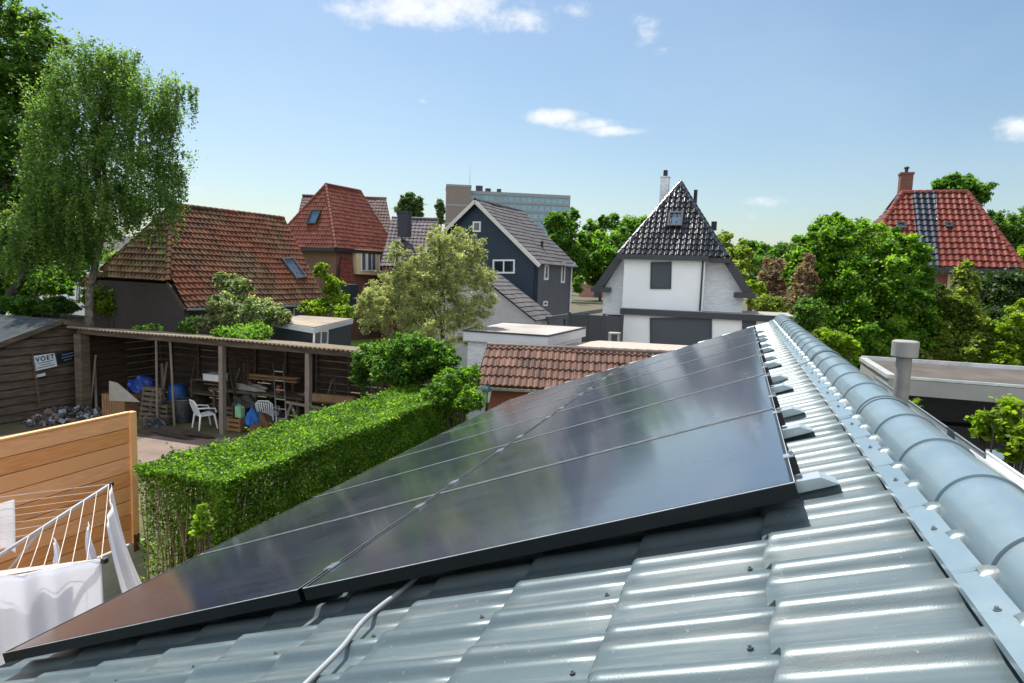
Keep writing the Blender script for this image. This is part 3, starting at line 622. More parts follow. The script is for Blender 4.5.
nb_=pnorm(ER,FE,AP); skylight(e,ER,nb_,[(290,281),(301,279),(296.5,257.5),(286,259)],pm('skylight_frame','#5c5f62',.4,metal=.4),M_winb)
for a,b in ((TR+u*-.05,ER+u*-.05),(TL+u*-.05,EL+u*-.05),(FE+u*.04,RF+u*.04)): mb=MB(); mb.bar(a-Zu*.08,b-Zu*.08,.05,.16); mb.build('verge_board',pm('verge_wood','#4b3f34',.8,var=.2),e)
# windows under the eave towards the low extension
px_win(e,ER-wv_*.45,az,279,309,289,318,wv_,M_white,M_dglass,fw=.05); px_win(e,ER-wv_*.45,az,293,308,308,317,wv_,M_white,M_dglass,fw=.05)
# ------------------------------------------------------------------ dark flat extension with white fascia
M_navy=pm('navy_boards','#1e2a33',.6,var=.12,vs=3,stretch=(6,6,1))
M_bitum=pm('bitumen_roofing','#7f756a',.9,var=.15,vs=2,alt='#a0907c',altamt=.7,alts=.6,bump=.2,bs=40)
M_fascia=pm('pale_fascia_paint','#c3c8ca',.55,var=.06,vs=2)
a=Gs(268,320.5,2.5); c=Gs(353,319,2.5); b=Gs(314,328,2.5); d_=Gs(300,315.8,2.5)
e=empty('garden_extension',flatz((a+c)/2),'low dark flat roofed extension with pale fascia and a small white window','extension')
mb=MB(); mb.prism([p-Zu*.01 for p in (a,b,c,d_)],(0,0,-.17)); mb.build('fascia',M_fascia,e)
cc=(a+c)/2; ins=lambda p,k:cc+(p-cc)*k
mb=MB(); mb.prism([ins(p,.985)+Zu*0 for p in (a,b,c,d_)],(0,0,.02)); mb.build('roof',M_bitum,e)
mb=MB(); mb.prism([flatz(ins(p,.95)) for p in (a,b,c,d_)],(0,0,a[2]-.18)); mb.build('wall',M_navy,e)
fx=(c-b)/np.linalg.norm(c-b); fn=np.array([fx[1],-fx[0],0]); bb=ins(b,.95); azf=math.degrees(math.atan2(fx[0],fx[1]))
px_win(e,bb,azf,313,330,327,345,fn,M_white,M_win,fw=.06,mull=1)
# ------------------------------------------------------------------ red hipped house
M_tr=tile_mat('red_tiles','#6a3427',.7,spec=.3,var=.25,moss='#6f3b2e',mossamt=.4,mosss=.8)
M_brown=brick('brown_brick','#6d4638','#7a6a5c',var=.2)
M_dark=pm('dark_trim','#24292c',.5,var=.1)
M_cream=pm('cream_paint','#cfc49a',.6,var=.06)
az=8; u=dirv(az); wv_=dirv(az+90)
C1=Ws(336,248,36); Lc=VPL(C1,az+90,268,246); Rc=VPL(C1,az,398,251); Lc[2]=Rc[2]=C1[2]; m_=(C1+Lc)/2
AP=VPL(m_,az,326,184); RF=VPL(m_,az,360,190.6); RF[2]=AP[2]
e=empty('red_hipped_house',flatz(m_+u*3),'house with a steep red hipped tile roof, a skylight and a cream bay window','house')
tile_roof('roof_tiles',[C1,Rc,RF,AP],.24,.33,M_tr,e); tile_roof('roof_tiles',[Lc,C1,AP],.24,.33,M_tr,e)
Lr=Rc+(Lc-C1); tile_roof('roof_tiles',[Lc,Lr,RF,AP],.24,.33,M_tr,e); tile_roof('roof_tiles',[Rc,Lr,RF],.24,.33,M_tr,e)
ridge_tiles('ridge_tiles',[(AP,RF),(C1,AP),(Rc,RF),(Lc,AP),(Lr,RF)],.13,.33,M_tr,e)
i1=lambda p:(lambda cc:cc+(p-cc)*.93)((C1+Lr)/2)
mb=MB(); mb.prism([flatz(i1(p)) for p in (C1,Rc,Lr,Lc)],(0,0,C1[2]-.02)); mb.build('wall',M_brown,e)
mb=MB(); 
for p,q in ((Lc,C1),(C1,Rc)): mb.bar(p-Zu*.12,q-Zu*.12,.34,.22)
mb.build('gutter',M_dark,e)
n1=pnorm(Lc,C1,AP); skylight(e,C1,n1,[(307.5,224.5),(317.5,224.5),(321.5,210.5),(312,210.5)],M_dark,M_winb)
Pw=i1(C1)+wv_*.03
slabp('bay_wall',[VPL(Pw,az,354,274),VPL(Pw,az,388,276),VPL(Pw,az,388,250),VPL(Pw,az,352,249)],wv_*.3,M_cream,e)
Pb=Pw+wv_*.3
px_win(e,Pb,az,361,252,366,271,wv_,M_white,M_winb,fw=.07); px_win(e,Pb,az,367,252,376,271,wv_,M_white,M_winb,fw=.07,mull=1); px_win(e,Pb,az,379,254,384,271,wv_,M_white,M_win,fw=.07)
tile_roof('roof_tiles',[VPL(Pb+wv_*.7,az,338,290),VPL(Pb+wv_*.7,az,353,291),VPL(Pw,az,351,262),VPL(Pw,az,341,257)],.24,.33,M_tr,e)
mb=MB(); q=Ws(348,290,33); mb.box(q-Zu*.6,(.9,.9,1.9)); mb.build('dormer_box',M_navy,e)
# ------------------------------------------------------------------ brown roofed house behind the red one, and the purple roofed one
M_tbr=tile_mat('brown_tiles','#55403c',.75,var=.25)
M_tpu=tile_mat('plum_tiles','#4a4048',.7,var=.3)
def simple_house(name,label,px,dE,dR,mt,mw,cap=True,tw=.26,az_=None):
    A,B,C_,D=[Ws(x,y,d) for (x,y),d in zip(px,(dE,dE,dR,dR))]; B[2]=A[2]; D[2]=C_[2]
    e=empty(name,flatz((A+B+C_+D)/4),label,'house')
    tile_roof('roof_tiles',[A,B,C_,D],tw,.34,mt,e); bk=2*((C_+D)/2-(A+B)/2); bk[2]=0
    tile_roof('roof_tiles',[B+bk,A+bk,D,C_],tw,.34,mt,e); ridge_tiles('ridge_tiles',[(D,C_)],.13,.33,mt,e)
    c=(A+B)/2+bk/2; f=lambda p:flatz(c+(p-c)*.94)
    mb=MB(); mb.prism([f(A),f(B),f(B+bk),f(A+bk)],(0,0,A[2]-.05)); mb.build('wall',mw,e)
    for p,q,t in ((A,A+bk,D),(B,B+bk,C_)):
        g=lambda x:c+(x-c)*np.array([.94,.94,1]); mb=MB(); mb.prism([g(p)-Zu*.06,g(q)-Zu*.06,g(t)-Zu*.1],(c-(p+q)/2)*.02); mb.build('gable_wall',mw,e)
    return e
simple_house('brown_roofed_house','dark reddish brown roofed house just showing behind the red hipped roof',[(290,252),(398,252),(386,198),(302.5,199)],43,46,M_tbr,M_brown)
e=simple_house('plum_roofed_house','house with a dark plum tiled roof and dark chimney left of the black gabled house',[(380,266),(446,266),(438,219),(392,218)],36,38.5,M_tpu,M_brown)
mb=MB(); q=Ws(404.5,225,37); mb.box(q,(.75,.6,1.6)); mb.box(q+Zu*.85,(.85,.7,.12)); mb.build('chimney',pm('chimney_dark','#3a3a44',.8,var=.2),e)
# ------------------------------------------------------------------ black gabled house
M_navyw=pm('blue_black_boards','#1f3040',.55,var=.12,vs=2,stretch=(8,8,1),bump=.2,bs=6)
M_side=pm('grey_side_boards','#50545b',.7,var=.1,vs=2)
M_tg=tile_mat('grey_concrete_tiles','#4e4c4e',.8,var=.22)
az=6; u=dirv(az); wv_=dirv(az+90)
B_=Ws(535,259,30); AP=VPL(B_,az+90,475,199.5); FEb=VPL(B_,az,574,261); FEb[2]=B_[2]; RF=VPL(AP,az,523,211.5); RF[2]=AP[2]
midb=flatz(AP,B_[2]); BL=mirror(B_,midb,wv_)
e=empty('black_gabled_house',flatz(midb+u*2.5),'tall blue-black boarded house with white gable trim and a grey tile roof','house')
tile_roof('roof_tiles',[B_+wv_*.3-Zu*.28,FEb+wv_*.3-Zu*.28,RF,AP],.33,.36,M_tg,e,prof='flat',hh=.02); bl2=mirror(B_+wv_*.3-Zu*.28,midb,wv_); fl2=mirror(FEb+wv_*.3-Zu*.28,midb,wv_)
tile_roof('roof_tiles',[fl2,bl2,AP,RF],.33,.36,M_tg,e,prof='flat',hh=.02); ridge_tiles('ridge_tiles',[(AP,RF)],.12,.33,M_tg,e)
g1=u*.35
slabp('gable_wall',[flatz(BL)+g1,flatz(B_)+g1,B_+g1-Zu*.05,AP+g1-Zu*.12,BL+g1-Zu*.05],u*.2,M_navyw,e)
g2=(FEb-B_)-u*.35
slabp('gable_wall',[flatz(BL)+g2,flatz(B_)+g2,B_+g2-Zu*.05,AP+g2-Zu*.12,BL+g2-Zu*.05],-u*.2,M_navyw,e)
slabp('side_wall',[flatz(B_)+g1,flatz(FEb)-u*.35,FEb-u*.35-Zu*.05,B_+g1-Zu*.05],-wv_*.2,M_side,e)
slabp('side_wall',[flatz(BL)+g1,flatz(BL+(FEb-B_))-u*.35,BL+(FEb-B_)-u*.35-Zu*.05,BL+g1-Zu*.05],wv_*.2,M_side,e)
for q in (B_+wv_*.3-Zu*.28,bl2): mb=MB(); mb.bar(AP-Zu*.10-u*.02,q-Zu*.10-u*.02,.06,.2); mb.build('verge_board',pm('verge_pale','#c9c6bd',.6,var=.06),e)
P0=B_+g1; no=-u
px_win(e,P0,az+90,493,259.5,515,273.5,no,M_white,M_win,fw=.09,mull=1); px_win(e,P0,az+90,473,221.5,481,232,no,M_white,M_win,fw=.09)
px_win(e,B_,az,544,264,548,280,wv_,M_white,M_win,fw=.12); px_win(e,B_,az,561,262,564.5,283,wv_,M_white,M_win,fw=.12); px_win(e,B_,az,543,301,547,306,wv_,M_white,M_win,fw=.08)
mb=MB(); q=VPL(B_+wv_*.1,az,572,262); mb.tube([q+Zu*-.05+wv_*.2,q-Zu*.35,flatz(q)],.05,8); mb.build('downpipe',M_white,e)
mb=MB(); q=RPn(B_,pnorm(B_,FEb,AP),542,247); mb.tube([q-Zu*.1,q+Zu*.35],.09,8); mb.build('vent',M_black,e)
# annex in front of it
F0=Ws(536,321,26); F0[2]=2.3*S; F0=Gs(536,321,2.3); up=VPL(F0,az+90,497,290); d2=(up-F0); top=F0+d2*1.7; dep=u*2.6
e=empty('grey_annex',flatz(F0-wv_*2+u),'pale grey annex with sloping grey tiles at the foot of the black house','annex')
tile_roof('roof_tiles',[F0,F0+dep,top+dep,top],.33,.36,M_tg,e,prof='flat',hh=.02)
tl=mirror(F0,flatz(top,0),wv_); tile_roof('roof_tiles',[tl+dep,tl,top,top+dep],.33,.36,M_tg,e,prof='flat',hh=.02)
slabp('gable_wall',[flatz(tl)+u*.3,flatz(F0)+u*.3-wv_*.2,F0+u*.3-wv_*.2-Zu*.05,top+u*.3-Zu*.15,tl+u*.3],u*2.,pm('grey_render','#a9aaac',.8,var=.08),e)
# ------------------------------------------------------------------ office tower far away
e=empty('office_tower',flatz(W(500,230,290)),'long glass office block with a brown stair tower far behind the houses','office block')
T0=W(471,190,290); az=64; u=dirv(az); T1=VPL(T0,az,562,194); T2=VPL(T0,az,570,197); zt=T0[2]; nrm_=np.array([math.cos(math.radians(az)),-math.sin(math.radians(az)),0])
if nrm_@(CAM-T0)<0: nrm_=-nrm_
Lt=np.linalg.norm((T2-T0)[:2]); fh=3.6; D_=16
mb=MB(); mb.prism([flatz(T0),flatz(T0+u*Lt),flatz(T0+u*Lt-nrm_*D_),flatz(T0-nrm_*D_)],(0,0,zt-1.2)); mb.build('glazing',pm('tower_glass','#5f8896',.15,spec=.8,var=.25,vs=.25),e)
mb=MB(); k=0; z=zt-1
while z>1: mb.box(T0+u*Lt/2-nrm_*(D_/2-.15)+Zu*(z-zt),(Lt+.3,D_+.6,1.05 if k else 1.4),ax=(u,nrm_,Zu)); z-=fh; k+=1
mb.build('concrete_band',pm('tower_concrete','#82888a',.8,var=.08),e)
mb=MB(); k=int(Lt/2.7)
for i in range(k+1): mb.box(T0+u*(Lt*i/k)+nrm_*.2+Zu*(-zt/2-.9),(.3,.3,zt-1.8),ax=(u,nrm_,Zu))
mb.build('mullion',pm('tower_mullion','#7f979f',.5,var=.05),e)
q0=VPL(T0,az,446.5,184.5); Lb=np.linalg.norm((T0-q0)[:2]); zb=q0[2]
mb=MB(); mb.box(T0-u*Lb/2-nrm_*(D_/2-1)+Zu*(zb/2-zt),(Lb,D_+2,zb),ax=(u,nrm_,Zu)); mb.build('stair_tower',brick('tower_brick','#766c66','#857b75'),e)
mb=MB()
for zz in (zb-.5,zb-9,zb-17,zb-25): mb.box(T0-u*Lb/2-nrm_*(D_/2-1)+Zu*(zz-zt),(Lb+.3,D_+2.3,.9),ax=(u,nrm_,Zu))
mb.build('concrete_band',MATS['tower_concrete'],e)
mb=MB(); mb.tube([T0+Zu*(zb-zt)-u*.5-nrm_*3,T0+Zu*(zb-zt+9)-u*.5-nrm_*3],[.12,.05],6); mb.build('antenna',M_steel,e)
mb=MB(); 
for i,(a,b,c) in enumerate(((4,3,2),(8,2,1.6),(13,2,1.2))): mb.box(T0+u*a-nrm_*6+Zu*(b/2-.3),(c*1.5,3,b),ax=(u,nrm_,Zu))
mb.build('roof_plant',M_dark,e)
# ------------------------------------------------------------------ white house
M_wh=pm('white_boards','#dfe4e6',.6,var=.03,vs=1)
def add_boards(m,period,depth=.6):
    nt=m.node_tree;N=nt.nodes;K=nt.links;b=N['Principled BSDF']; g=N.new('ShaderNodeNewGeometry'); s=N.new('ShaderNodeSeparateXYZ'); K.new(g.outputs['Position'],s.inputs[0])
    a=N.new('ShaderNodeMath'); a.operation='FRACT'; d=N.new('ShaderNodeMath'); d.operation='DIVIDE'; K.new(s.outputs[2],d.inputs[0]); d.inputs[1].default_value=period; K.new(d.outputs[0],a.inputs[0])
    bp=N.new('ShaderNodeBump'); bp.inputs['Strength'].default_value=depth; bp.inputs['Distance'].default_value=.03; K.new(a.outputs[0],bp.inputs['Height']); K.new(bp.outputs[0],b.inputs['Normal'])
add_boards(M_wh,.22,.5)
M_wb=brick('white_brick','#dce1e3','#c4cacd',var=.05)
M_tk=tile_mat('black_glazed_tiles','#131518',.3,var=.3,coat=.7,coatr=.15)
M_anth=pm('anthracite_paint','#30363b',.5,var=.08)
YG=28.56*S; Pg=np.array([0,YG,0.])
v=lambda x,y,dy=0:VPL(Pg+np.array([0,dy,0]),90,x,y)
APw=v(681,183,2.4); eL=v(597,286); eR=v(750,294); eL[2]=eR[2]=(eL[2]+eR[2])/2; hL=v(622.5,250.5); hR=v(727.8,261)
tL=(hL[2]-eL[2])/(APw[2]-eL[2]); zh=(hL[2]+hR[2])/2
XR=APw[0]; eL[0]=XR-(XR-eL[0]); 
hL=np.array([eL[0]+(XR-eL[0])*(zh-eL[2])/(APw[2]-eL[2]),YG,zh]); hR=np.array([eR[0]+(XR-eR[0])*(zh-eR[2])/(APw[2]-eR[2]),YG,zh])
bk=np.array([0,9.,0]); RB=APw+bk-np.array([0,2.4,0])
e=empty('white_house',(XR,YG+4,0),'white house with a steep pointed black tile roof, small skylight and closed grey shutters','house')
tile_roof('roof_tiles',[hL+np.array([0,-.75,-.02]),hR+np.array([0,-.75,-.02]),APw+np.array([0,-.4,0])],.27,.34,M_tk,e,hh=.075,drop=.045)
tile_roof('roof_tiles',[eL+bk,eL,hL,APw,RB],.27,.34,M_tk,e); tile_roof('roof_tiles',[eR,eR+bk,RB,APw,hR],.27,.34,M_tk,e)
ridge_tiles('ridge_tiles',[(APw,RB),(hL+np.array([0,-.7,0]),APw+np.array([0,-.4,0])),(hR+np.array([0,-.7,0]),APw+np.array([0,-.4,0]))],.14,.33,M_tk,e)
zf=2.86*S
slabp('gable_wall',[(eL[0]+.3,YG+.3,zf-.4),(eR[0]-.3,YG+.3,zf-.4),(eR[0]-.3,YG+.3,eR[2]-.1),tuple(hR+np.array([-.1,.3,-.15])),tuple(hL+np.array([.1,.3,-.15])),(eL[0]+.3,YG+.3,eL[2]-.1)],(0,.25,0),M_wb,e)
for X in (eL[0]+.35,eR[0]-.35-.2):
    mb=MB(); mb.box((X+.1,YG+4.5,eL[2]/2),(.2,8.2,eL[2]-.1)); mb.build('side_wall',M_wb,e)
slabp('gable_wall',[(eL[0]+.35,YG+8.8,0),(eR[0]-.35,YG+8.8,0),(eR[0]-.35,YG+8.8,eR[2]-.1),(XR,YG+8.8,RB[2]-.2),(eL[0]+.35,YG+8.8,eL[2]-.1)],(0,-.2,0),M_wb,e)
bl_=v(622,308,-.5); br_=v(702.5,309,-.5)
mb=MB(); mb.box(((bl_[0]+br_[0])/2,YG-.1,(zf+zh)/2-.05),(br_[0]-bl_[0],.8,zh-zf-.12)); mb.build('bay_wall',M_wh,e)
mb=MB()
mb.bar(hL+np.array([-.02,-.78,-.13]),(br_[0]+.15,YG-.78,zh-.13),.16,.26); mb.bar((br_[0]+.15,YG-.2,zh-.2),hR+np.array([.15,-.2,-.2]),.9,.22)
mb.build('gutter',M_anth,e)
for a,b,q in ((hL,eL,.25),(hR,eR,-.25)): mb=MB(); mb.bar(a+np.array([0,-.12,-.16]),b+np.array([0,-.12,-.16]),.22,.38); mb.box(b+np.array([q,-.1,-.12]),(1.0,.5,.26)); mb.build('verge_board',M_anth,e)
M_shut=pm('roller_shutter_grey','#3a434a',.55,var=.05)
f=px_win(e,(0,YG-.5,0),90,650.5,262,671.5,289,np.array([0,-1.,0]),M_anth,M_shut,fw=.07,depth=.06)
n3=pnorm(hL+np.array([0,-.75,0]),hR+np.array([0,-.75,0]),APw+np.array([0,-.4,0])); skylight(e,hL+np.array([0,-.75,0]),n3,[(667.5,227),(683,227),(682.5,213),(668.5,213)],M_anth,M_winb)
q=Ws(664.3,195,30.5); mb=MB(); mb.box(q,(.46,.46,1.9)); mb.box(q+Zu*.97,(.52,.52,.06)); mb.tube([q+Zu*.97,q+Zu*1.35],.12,8,mi=1); mb.build('chimney',[M_wb,M_black],e)
q=Ws(695.3,199,30.5); mb=MB(); mb.tube([q-Zu*.7,q+Zu*.5],.10,8); mb.build('vent',M_black,e)
q=Ws(714,226,32); mb=MB(); mb.box(q,(.3,.4,.5)); mb.build('vent',M_black,e)
mb=MB(); q=v(620,262,-.55); mb.tube([(br_[0]-.12,YG-.56,zh-.2),(br_[0]-.12,YG-.56,zf+.05)],.045,8); mb.build('downpipe',M_anth,e)
# its ground-floor extension with the flat roof
fl=v(620.5,308,-.95); fr=v(783,315.5,-.95); xa,xb=fl[0],fr[0]+.6
e=empty('white_flat_extension',((xa+xb)/2,YG,0),'white flat roofed ground floor with a wide grey shutter below the pointed black roof','extension')
mb=MB(); mb.box(((xa+xb)/2,YG+1.0,zf-.14),(xb-xa,4.1,.30)); mb.build('fascia',M_anth,e)
mb=MB(); mb.box(((xa+xb)/2,YG+1.0,zf+.02),(xb-xa-.1,4.0,.02)); mb.build('roof',pm('roof_gravel','#8c8a86',.9,var=.2,vs=12),e)
mb=MB(); mb.box(((xa+xb)/2,YG+1.05,(zf-.3)/2),(xb-xa-.12,3.8,zf-.3)); mb.build('wall',M_wh,e)
f=px_win(e,(0,YG-.85,0),90,650,317.5,712,350,np.array([0,-1.,0]),M_anth,M_shut,fw=.08,depth=.07,name='garage_door')
f=px_win(e,(0,YG-.85,0),90,742,319,756,350,np.array([0,-1.,0]),M_anth,M_shut,fw=.05,depth=.06,name='door')
# ------------------------------------------------------------------ right red house
M_trr=tile_mat('glazed_red_tiles','#64281a',.7,var=.3,coat=.45,coatr=.12,spec=.2)
M_tbl=tile_mat('slate_blue_tiles','#242c38',.6,var=.25,coat=.4,coatr=.12,spec=.2)
Y1r=27.75*S; Pr=np.array([0,Y1r,0.]); vr=lambda x,y,dy=0:VPL(Pr+np.array([0,dy,0]),90,x,y)
eLr=vr(856,262); eRr=vr(1026,269); ze=eRr[2]; eLr[2]=ze; rL=vr(902,192.5,3.2); rR=vr(967,191.5,3.2); rL[2]=rR[2]
e=empty('red_glazed_house',((eLr[0]+eRr[0])/2,Y1r+3,0),'brick house with a glazed red tile roof crossed by a slate blue strip of tiles','house')
tx=lambda p,q,t:p+(q-p)*t
n4=pnorm(eLr,eRr,rL); b1=RPn(eLr,n4,918,264); b2=RPn(eLr,n4,938.5,265); t1=RPn(eLr,n4,912,193); t2=RPn(eLr,n4,935.5,193)
def on_edge(p,A,B): d=(B-A)/np.linalg.norm(B-A); return A+d*((p-A)@d)
b1=on_edge(b1,eLr,eRr); b2=on_edge(b2,eLr,eRr); t1=on_edge(t1,rL,rR); t2=on_edge(t2,rL,rR)
tile_roof('roof_tiles',[eLr,b1,t1,rL],.26,.36,M_trr,e,hh=.055,drop=.05); tile_roof('roof_tiles',[b1,b2,t2,t1],.26,.36,M_tbl,e,hh=.055,drop=.05); tile_roof('roof_tiles',[b2,eRr,rR,t2],.26,.36,M_trr,e,hh=.055,drop=.05)
rB=Ws(888.5,188.5,34); rB[2]=rL[2]+.15; eB=np.array([eLr[0]-.2,Y1r+8,ze]); tile_roof('roof_tiles',[eB,eLr,rL,rB],.26,.36,M_trr,e,hh=.055,drop=.05)
eRB=np.array([eRr[0],Y1r+7,ze]); tile_roof('roof_tiles',[eRr,eRB,rR],.26,.36,M_trr,e,hh=.055,drop=.05)
ridge_tiles('ridge_tiles',[(rL,rR),(eLr,rL),(eRr,rR),(rL,rB)],.14,.35,M_trr,e)
M_brr=brick('red_brick','#6f3a30','#7d6a60',var=.2)
mb=MB(); mb.box(((eLr[0]+eRr[0])/2,Y1r+3.6,ze/2-.05),(eRr[0]-eLr[0]-.9,6.2,ze-.1)); mb.build('wall',M_brr,e)
mb=MB(); mb.bar(eLr+np.array([0,-.03,-.14]),eRr+np.array([.1,-.03,-.14]),.2,.22); mb.box(((eLr[0]+eRr[0])/2,Y1r+.25,ze-.26),(eRr[0]-eLr[0]-.2,.5,.05)); mb.build('gutter',M_dark,e)
M_yel=pm('ochre_frame_paint','#c0ab6c',.6,var=.05)
for (x0,x1) in ((912,926),(947,966)): px_win(e,(0,Y1r+.5,0),90,x0,272,x1,296,np.array([0,-1.,0]),M_yel,M_win,fw=.1,depth=.06)
mb=MB(); mb.bar(vr(925,272.5,.42),vr(948,273,.42),.06,.12); mb.build('lintel',M_yel,e)
for pp in ([(895.5,230),(906,230),(906,223.5),(896,223.5)],[(944.5,228.5),(952,228.5),(952,224),(945,224)]): skylight(e,eLr,n4,pp,M_dark,M_winb)
q=Ws(905.3,184,31); mb=MB(); mb.box(q-Zu*.5,(.62,.62,2.1)); mb.box(q+Zu*.55,(.70,.70,.12)); mb.build('chimney',M_brr,e)
mb=MB(); mb.tube([q+Zu*.6,q+Zu*.82],.09,8); mb.lathe(q+Zu*.82,[(.05,0),(.14,.03),(.14,.10),(.05,.16)],10); mb.build('chimney_pot',M_dark,e)
# ------------------------------------------------------------------ wooden fence beside the hedge
M_pine=pm('new_pine_boards','#dc9f6c',.6,var=.1,vs=5,alt='#c07c4a',altamt=.35,alts=5,stretch=(1,1,16),bump=.15,bs=14)
M_pine2=pm('new_pine_post','#e2aa74',.6,var=.1,vs=5)
M_rust=pm('rusty_steel','#5a2a1e',.8,var=.3,vs=20)
M_conc=pm('concrete','#a4a39c',.85,var=.12,vs=6,bump=.1,bs=40)
Pf=Gs(134,412,2.25); xf=Pf[0]; yf=Pf[1]; zt=Pf[2]; zp=VPL(Pf,0,133,541)[2]; yN=2.6
e=empty('garden_fence',(xf,yf,0),'new honey coloured pine board fence on a concrete base beside the hedge','fence')
mb=MB(); nb=9; bh=(zt-zp)/nb
for i in range(nb):
    z=zp+bh*(i+.5); mb.prism([(xf-.006,yN,z-bh*.5),(xf+.011,yN,z-bh*.5),(xf+.016,yN,z-bh*.475),(xf+.016,yN,z+bh*.43),(xf+.011,yN,z+bh*.455),(xf-.006,yN,z+bh*.455)],(0,yf-.1-yN,0),mi=(i*7)%3)
mb.build('boards',[M_pine,pm('pine_board_darker','#d29058',.6,var=.16,vs=3,alt='#b87444',altamt=.35,alts=5,stretch=(1,1,16),bump=.15,bs=14),pm('pine_board_paler','#e0a474',.6,var=.12,vs=3,alt='#c88a58',altamt=.35,alts=5,stretch=(1,1,16),bump=.15,bs=14)],e)
mb=MB(); mb.box((xf-.012,(yN+yf-.1)/2,(zt+zp)/2),(.006,yf-.12-yN,zt-zp-.02)); mb.build('groove_shade_sheet',M_wood_old,e)  # dark sheet behind the board gaps, standing in for shade in the grooves
for y in (yf-.05,yf-2.0,yf-3.9):
    mb=MB(); mb.box((xf+(.0 if y>yf-.1 else -.07),y,(zt+zp)/2),(.1,.1,zt-zp+.03)); mb.build('post',M_pine2,e)
mb=MB(); mb.box((xf,(yN+yf-.1)/2,zt+.012),(.07,yf-.1-yN,.024)); mb.build('cap_rail',M_pine2,e)
mb=MB(); mb.box((xf,(yN+yf+.12)/2,(zp-.03)/2),(.09,yf+.12-yN,zp-.03)); mb.build('concrete_base',M_conc,e)
mb=MB(); mb.box((xf+.056,yf-.05,zp-.02),(.012,.10,.26)); mb.box((xf,yf+.006,zp-.02),(.10,.012,.26)); mb.build('post_bracket',M_rust,e)
M_hedge=leaf_mat('hedge_leaves',['#2f4d1c','#4d7428','#7ca830','#b0cc4c'],.45)
hx0,hx1,hy0,hy1,hz=-6.5*S,-5.2*S,5.52*S,12.3*S,1.74*S
e=empty('clipped_hedge',((hx0+hx1)/2,(hy0+hy1)/2,0),'long clipped green hedge running from the pine fence along the solar roof','hedge')
def bumps(a,b): return .035*np.sin(a*2.1+b*1.7)+.025*np.sin(a*4.3-b*3.1+1)+.02*np.sin(a*9+b*8)+.015*np.sin(a*17-b*13)
Cs=[];Ts=[]
def hp(n,f):
    c=f(n); Cs.append(c); k=.5+.25*np.sin(c[:,0]*6+c[:,1]*5)*np.sin(c[:,2]*7+c[:,1]*3); Ts.append(np.clip(k*.5+.75*RNG.random(n)-.1,0,1))
R=RNG.random
def ftop(n): x=hx0+(hx1-hx0)*R(n); y=hy0+(hy1-hy0)*R(n); return np.stack([x,y,hz+bumps(x,y)+R(n)**2*.07-.05-.12*R(n)**2*1.0],1)
def fside(X,s):
    def f(n): y=hy0+(hy1-hy0)*R(n); z=hz*(1-R(n)**1.25*.85); return np.stack([X+s*(bumps(y,z*1.3)+R(n)**2*.07-.06-.15*R(n)**2-.12*np.clip(1-z/hz-.3,0,1)),y,z+.02],1)
    return f
def fend(n): x=hx0+(hx1-hx0)*R(n); z=hz*(1-R(n)**2.6*.9); return np.stack([x,hy0-bumps(x,z)*.8+.06+.2*R(n),z],1)
def fin(n): return np.stack([hx0+.15+(hx1-hx0-.3)*R(n),hy0+.3+(hy1-hy0-.4)*R(n),.2+(hz-.25)*R(n)],1)
hp(95000,ftop); hp(80000,fside(hx1,1)); hp(14000,fside(hx0,-1)); hp(9000,fend); hp(26000,fin)
def fshoot(n):
    k=n//14; x=hx0+(hx1-hx0)*R(k); y=hy0+(hy1-hy0)*R(k); L_=.04+.16*R(k)**3; t=R((k,14)); dx=RNG.normal(size=(k,2))*.08
    p=np.zeros((k,14,3)); p[:,:,0]=x[:,None]+dx[:,:1]*t; p[:,:,1]=y[:,None]+dx[:,1:]*t; p[:,:,2]=(hz+bumps(x,y))[:,None]+t*L_[:,None]; return p.reshape(-1,3)
hp(3500,fshoot)
C=np.concatenate(Cs);T=np.concatenate(Ts); V,Q,t=leaves(C,.023,T,.6,.3); fast_mesh('foliage',V,Q,M_hedge,e,ORG[e.name],pcol=t)
mb=MB(); rs=random.Random(3)
for i in range(110):
    x=rs.uniform(hx0+.08,hx1-.05); y=hy0+rs.uniform(.05,.9); h=hz*rs.uniform(.75,.93)
    mb.tube([(x,y,0),(x+rs.uniform(-.06,.06),y+rs.uniform(-.05,.05),h*.5),(x+rs.uniform(-.14,.14),y+rs.uniform(-.12,.1),h)],[.011,.009,.005],5,cap=False)
for i in range(90):
    y=rs.uniform(hy0,hy1); x=rs.uniform(hx0+.3,hx1-.3); mb.tube([(x,y,0),(x+rs.uniform(-.15,.15),y+rs.uniform(-.1,.1),hz*.85)],[.014,.006],5,cap=False)
for i in range(260):
    y=rs.uniform(hy0+.2,hy1-.2); x=hx1-rs.uniform(.16,.4); h=hz*rs.uniform(.45,.9); mb.tube([(x,y,0),(x+rs.uniform(-.06,.03),y+rs.uniform(-.12,.12),h*.5),(x+rs.uniform(-.08,.05),y+rs.uniform(-.2,.2),h)],[.010,.007,.004],4,cap=False)
mb.build('stem',pm('hedge_stems','#7d6d55',.9,var=.3,vs=20),e)
M_yg=leaf_mat('young_leaves',['#5d7a1c','#7f9e2a','#9dbb3c'],.5)
bush('bramble','bright yellow green bramble sprouting low against the near end of the hedge','shrub',[(203,520,6.35*S,10,16)],500,.042,M_yg,K=14,cl=.35)
# ------------------------------------------------------------------ open lean-to and the things stored in it
YL=12.45*S; vl=lambda x,y,dy=0:VPL(np.array([0,YL+dy,0]),90,x,y)
def gx(px,dy,py=430): return vl(px,py,dy)[0]
xl0=gx(80,0,400); xl1=gx(358,0,370); zl=2.25*S; dp=3.1; zbk=zl-.34
e=empty('open_lean_to',((xl0+xl1)/2,YL,0),'long open fronted wooden lean-to with a corrugated roof full of stored junk','lean-to')
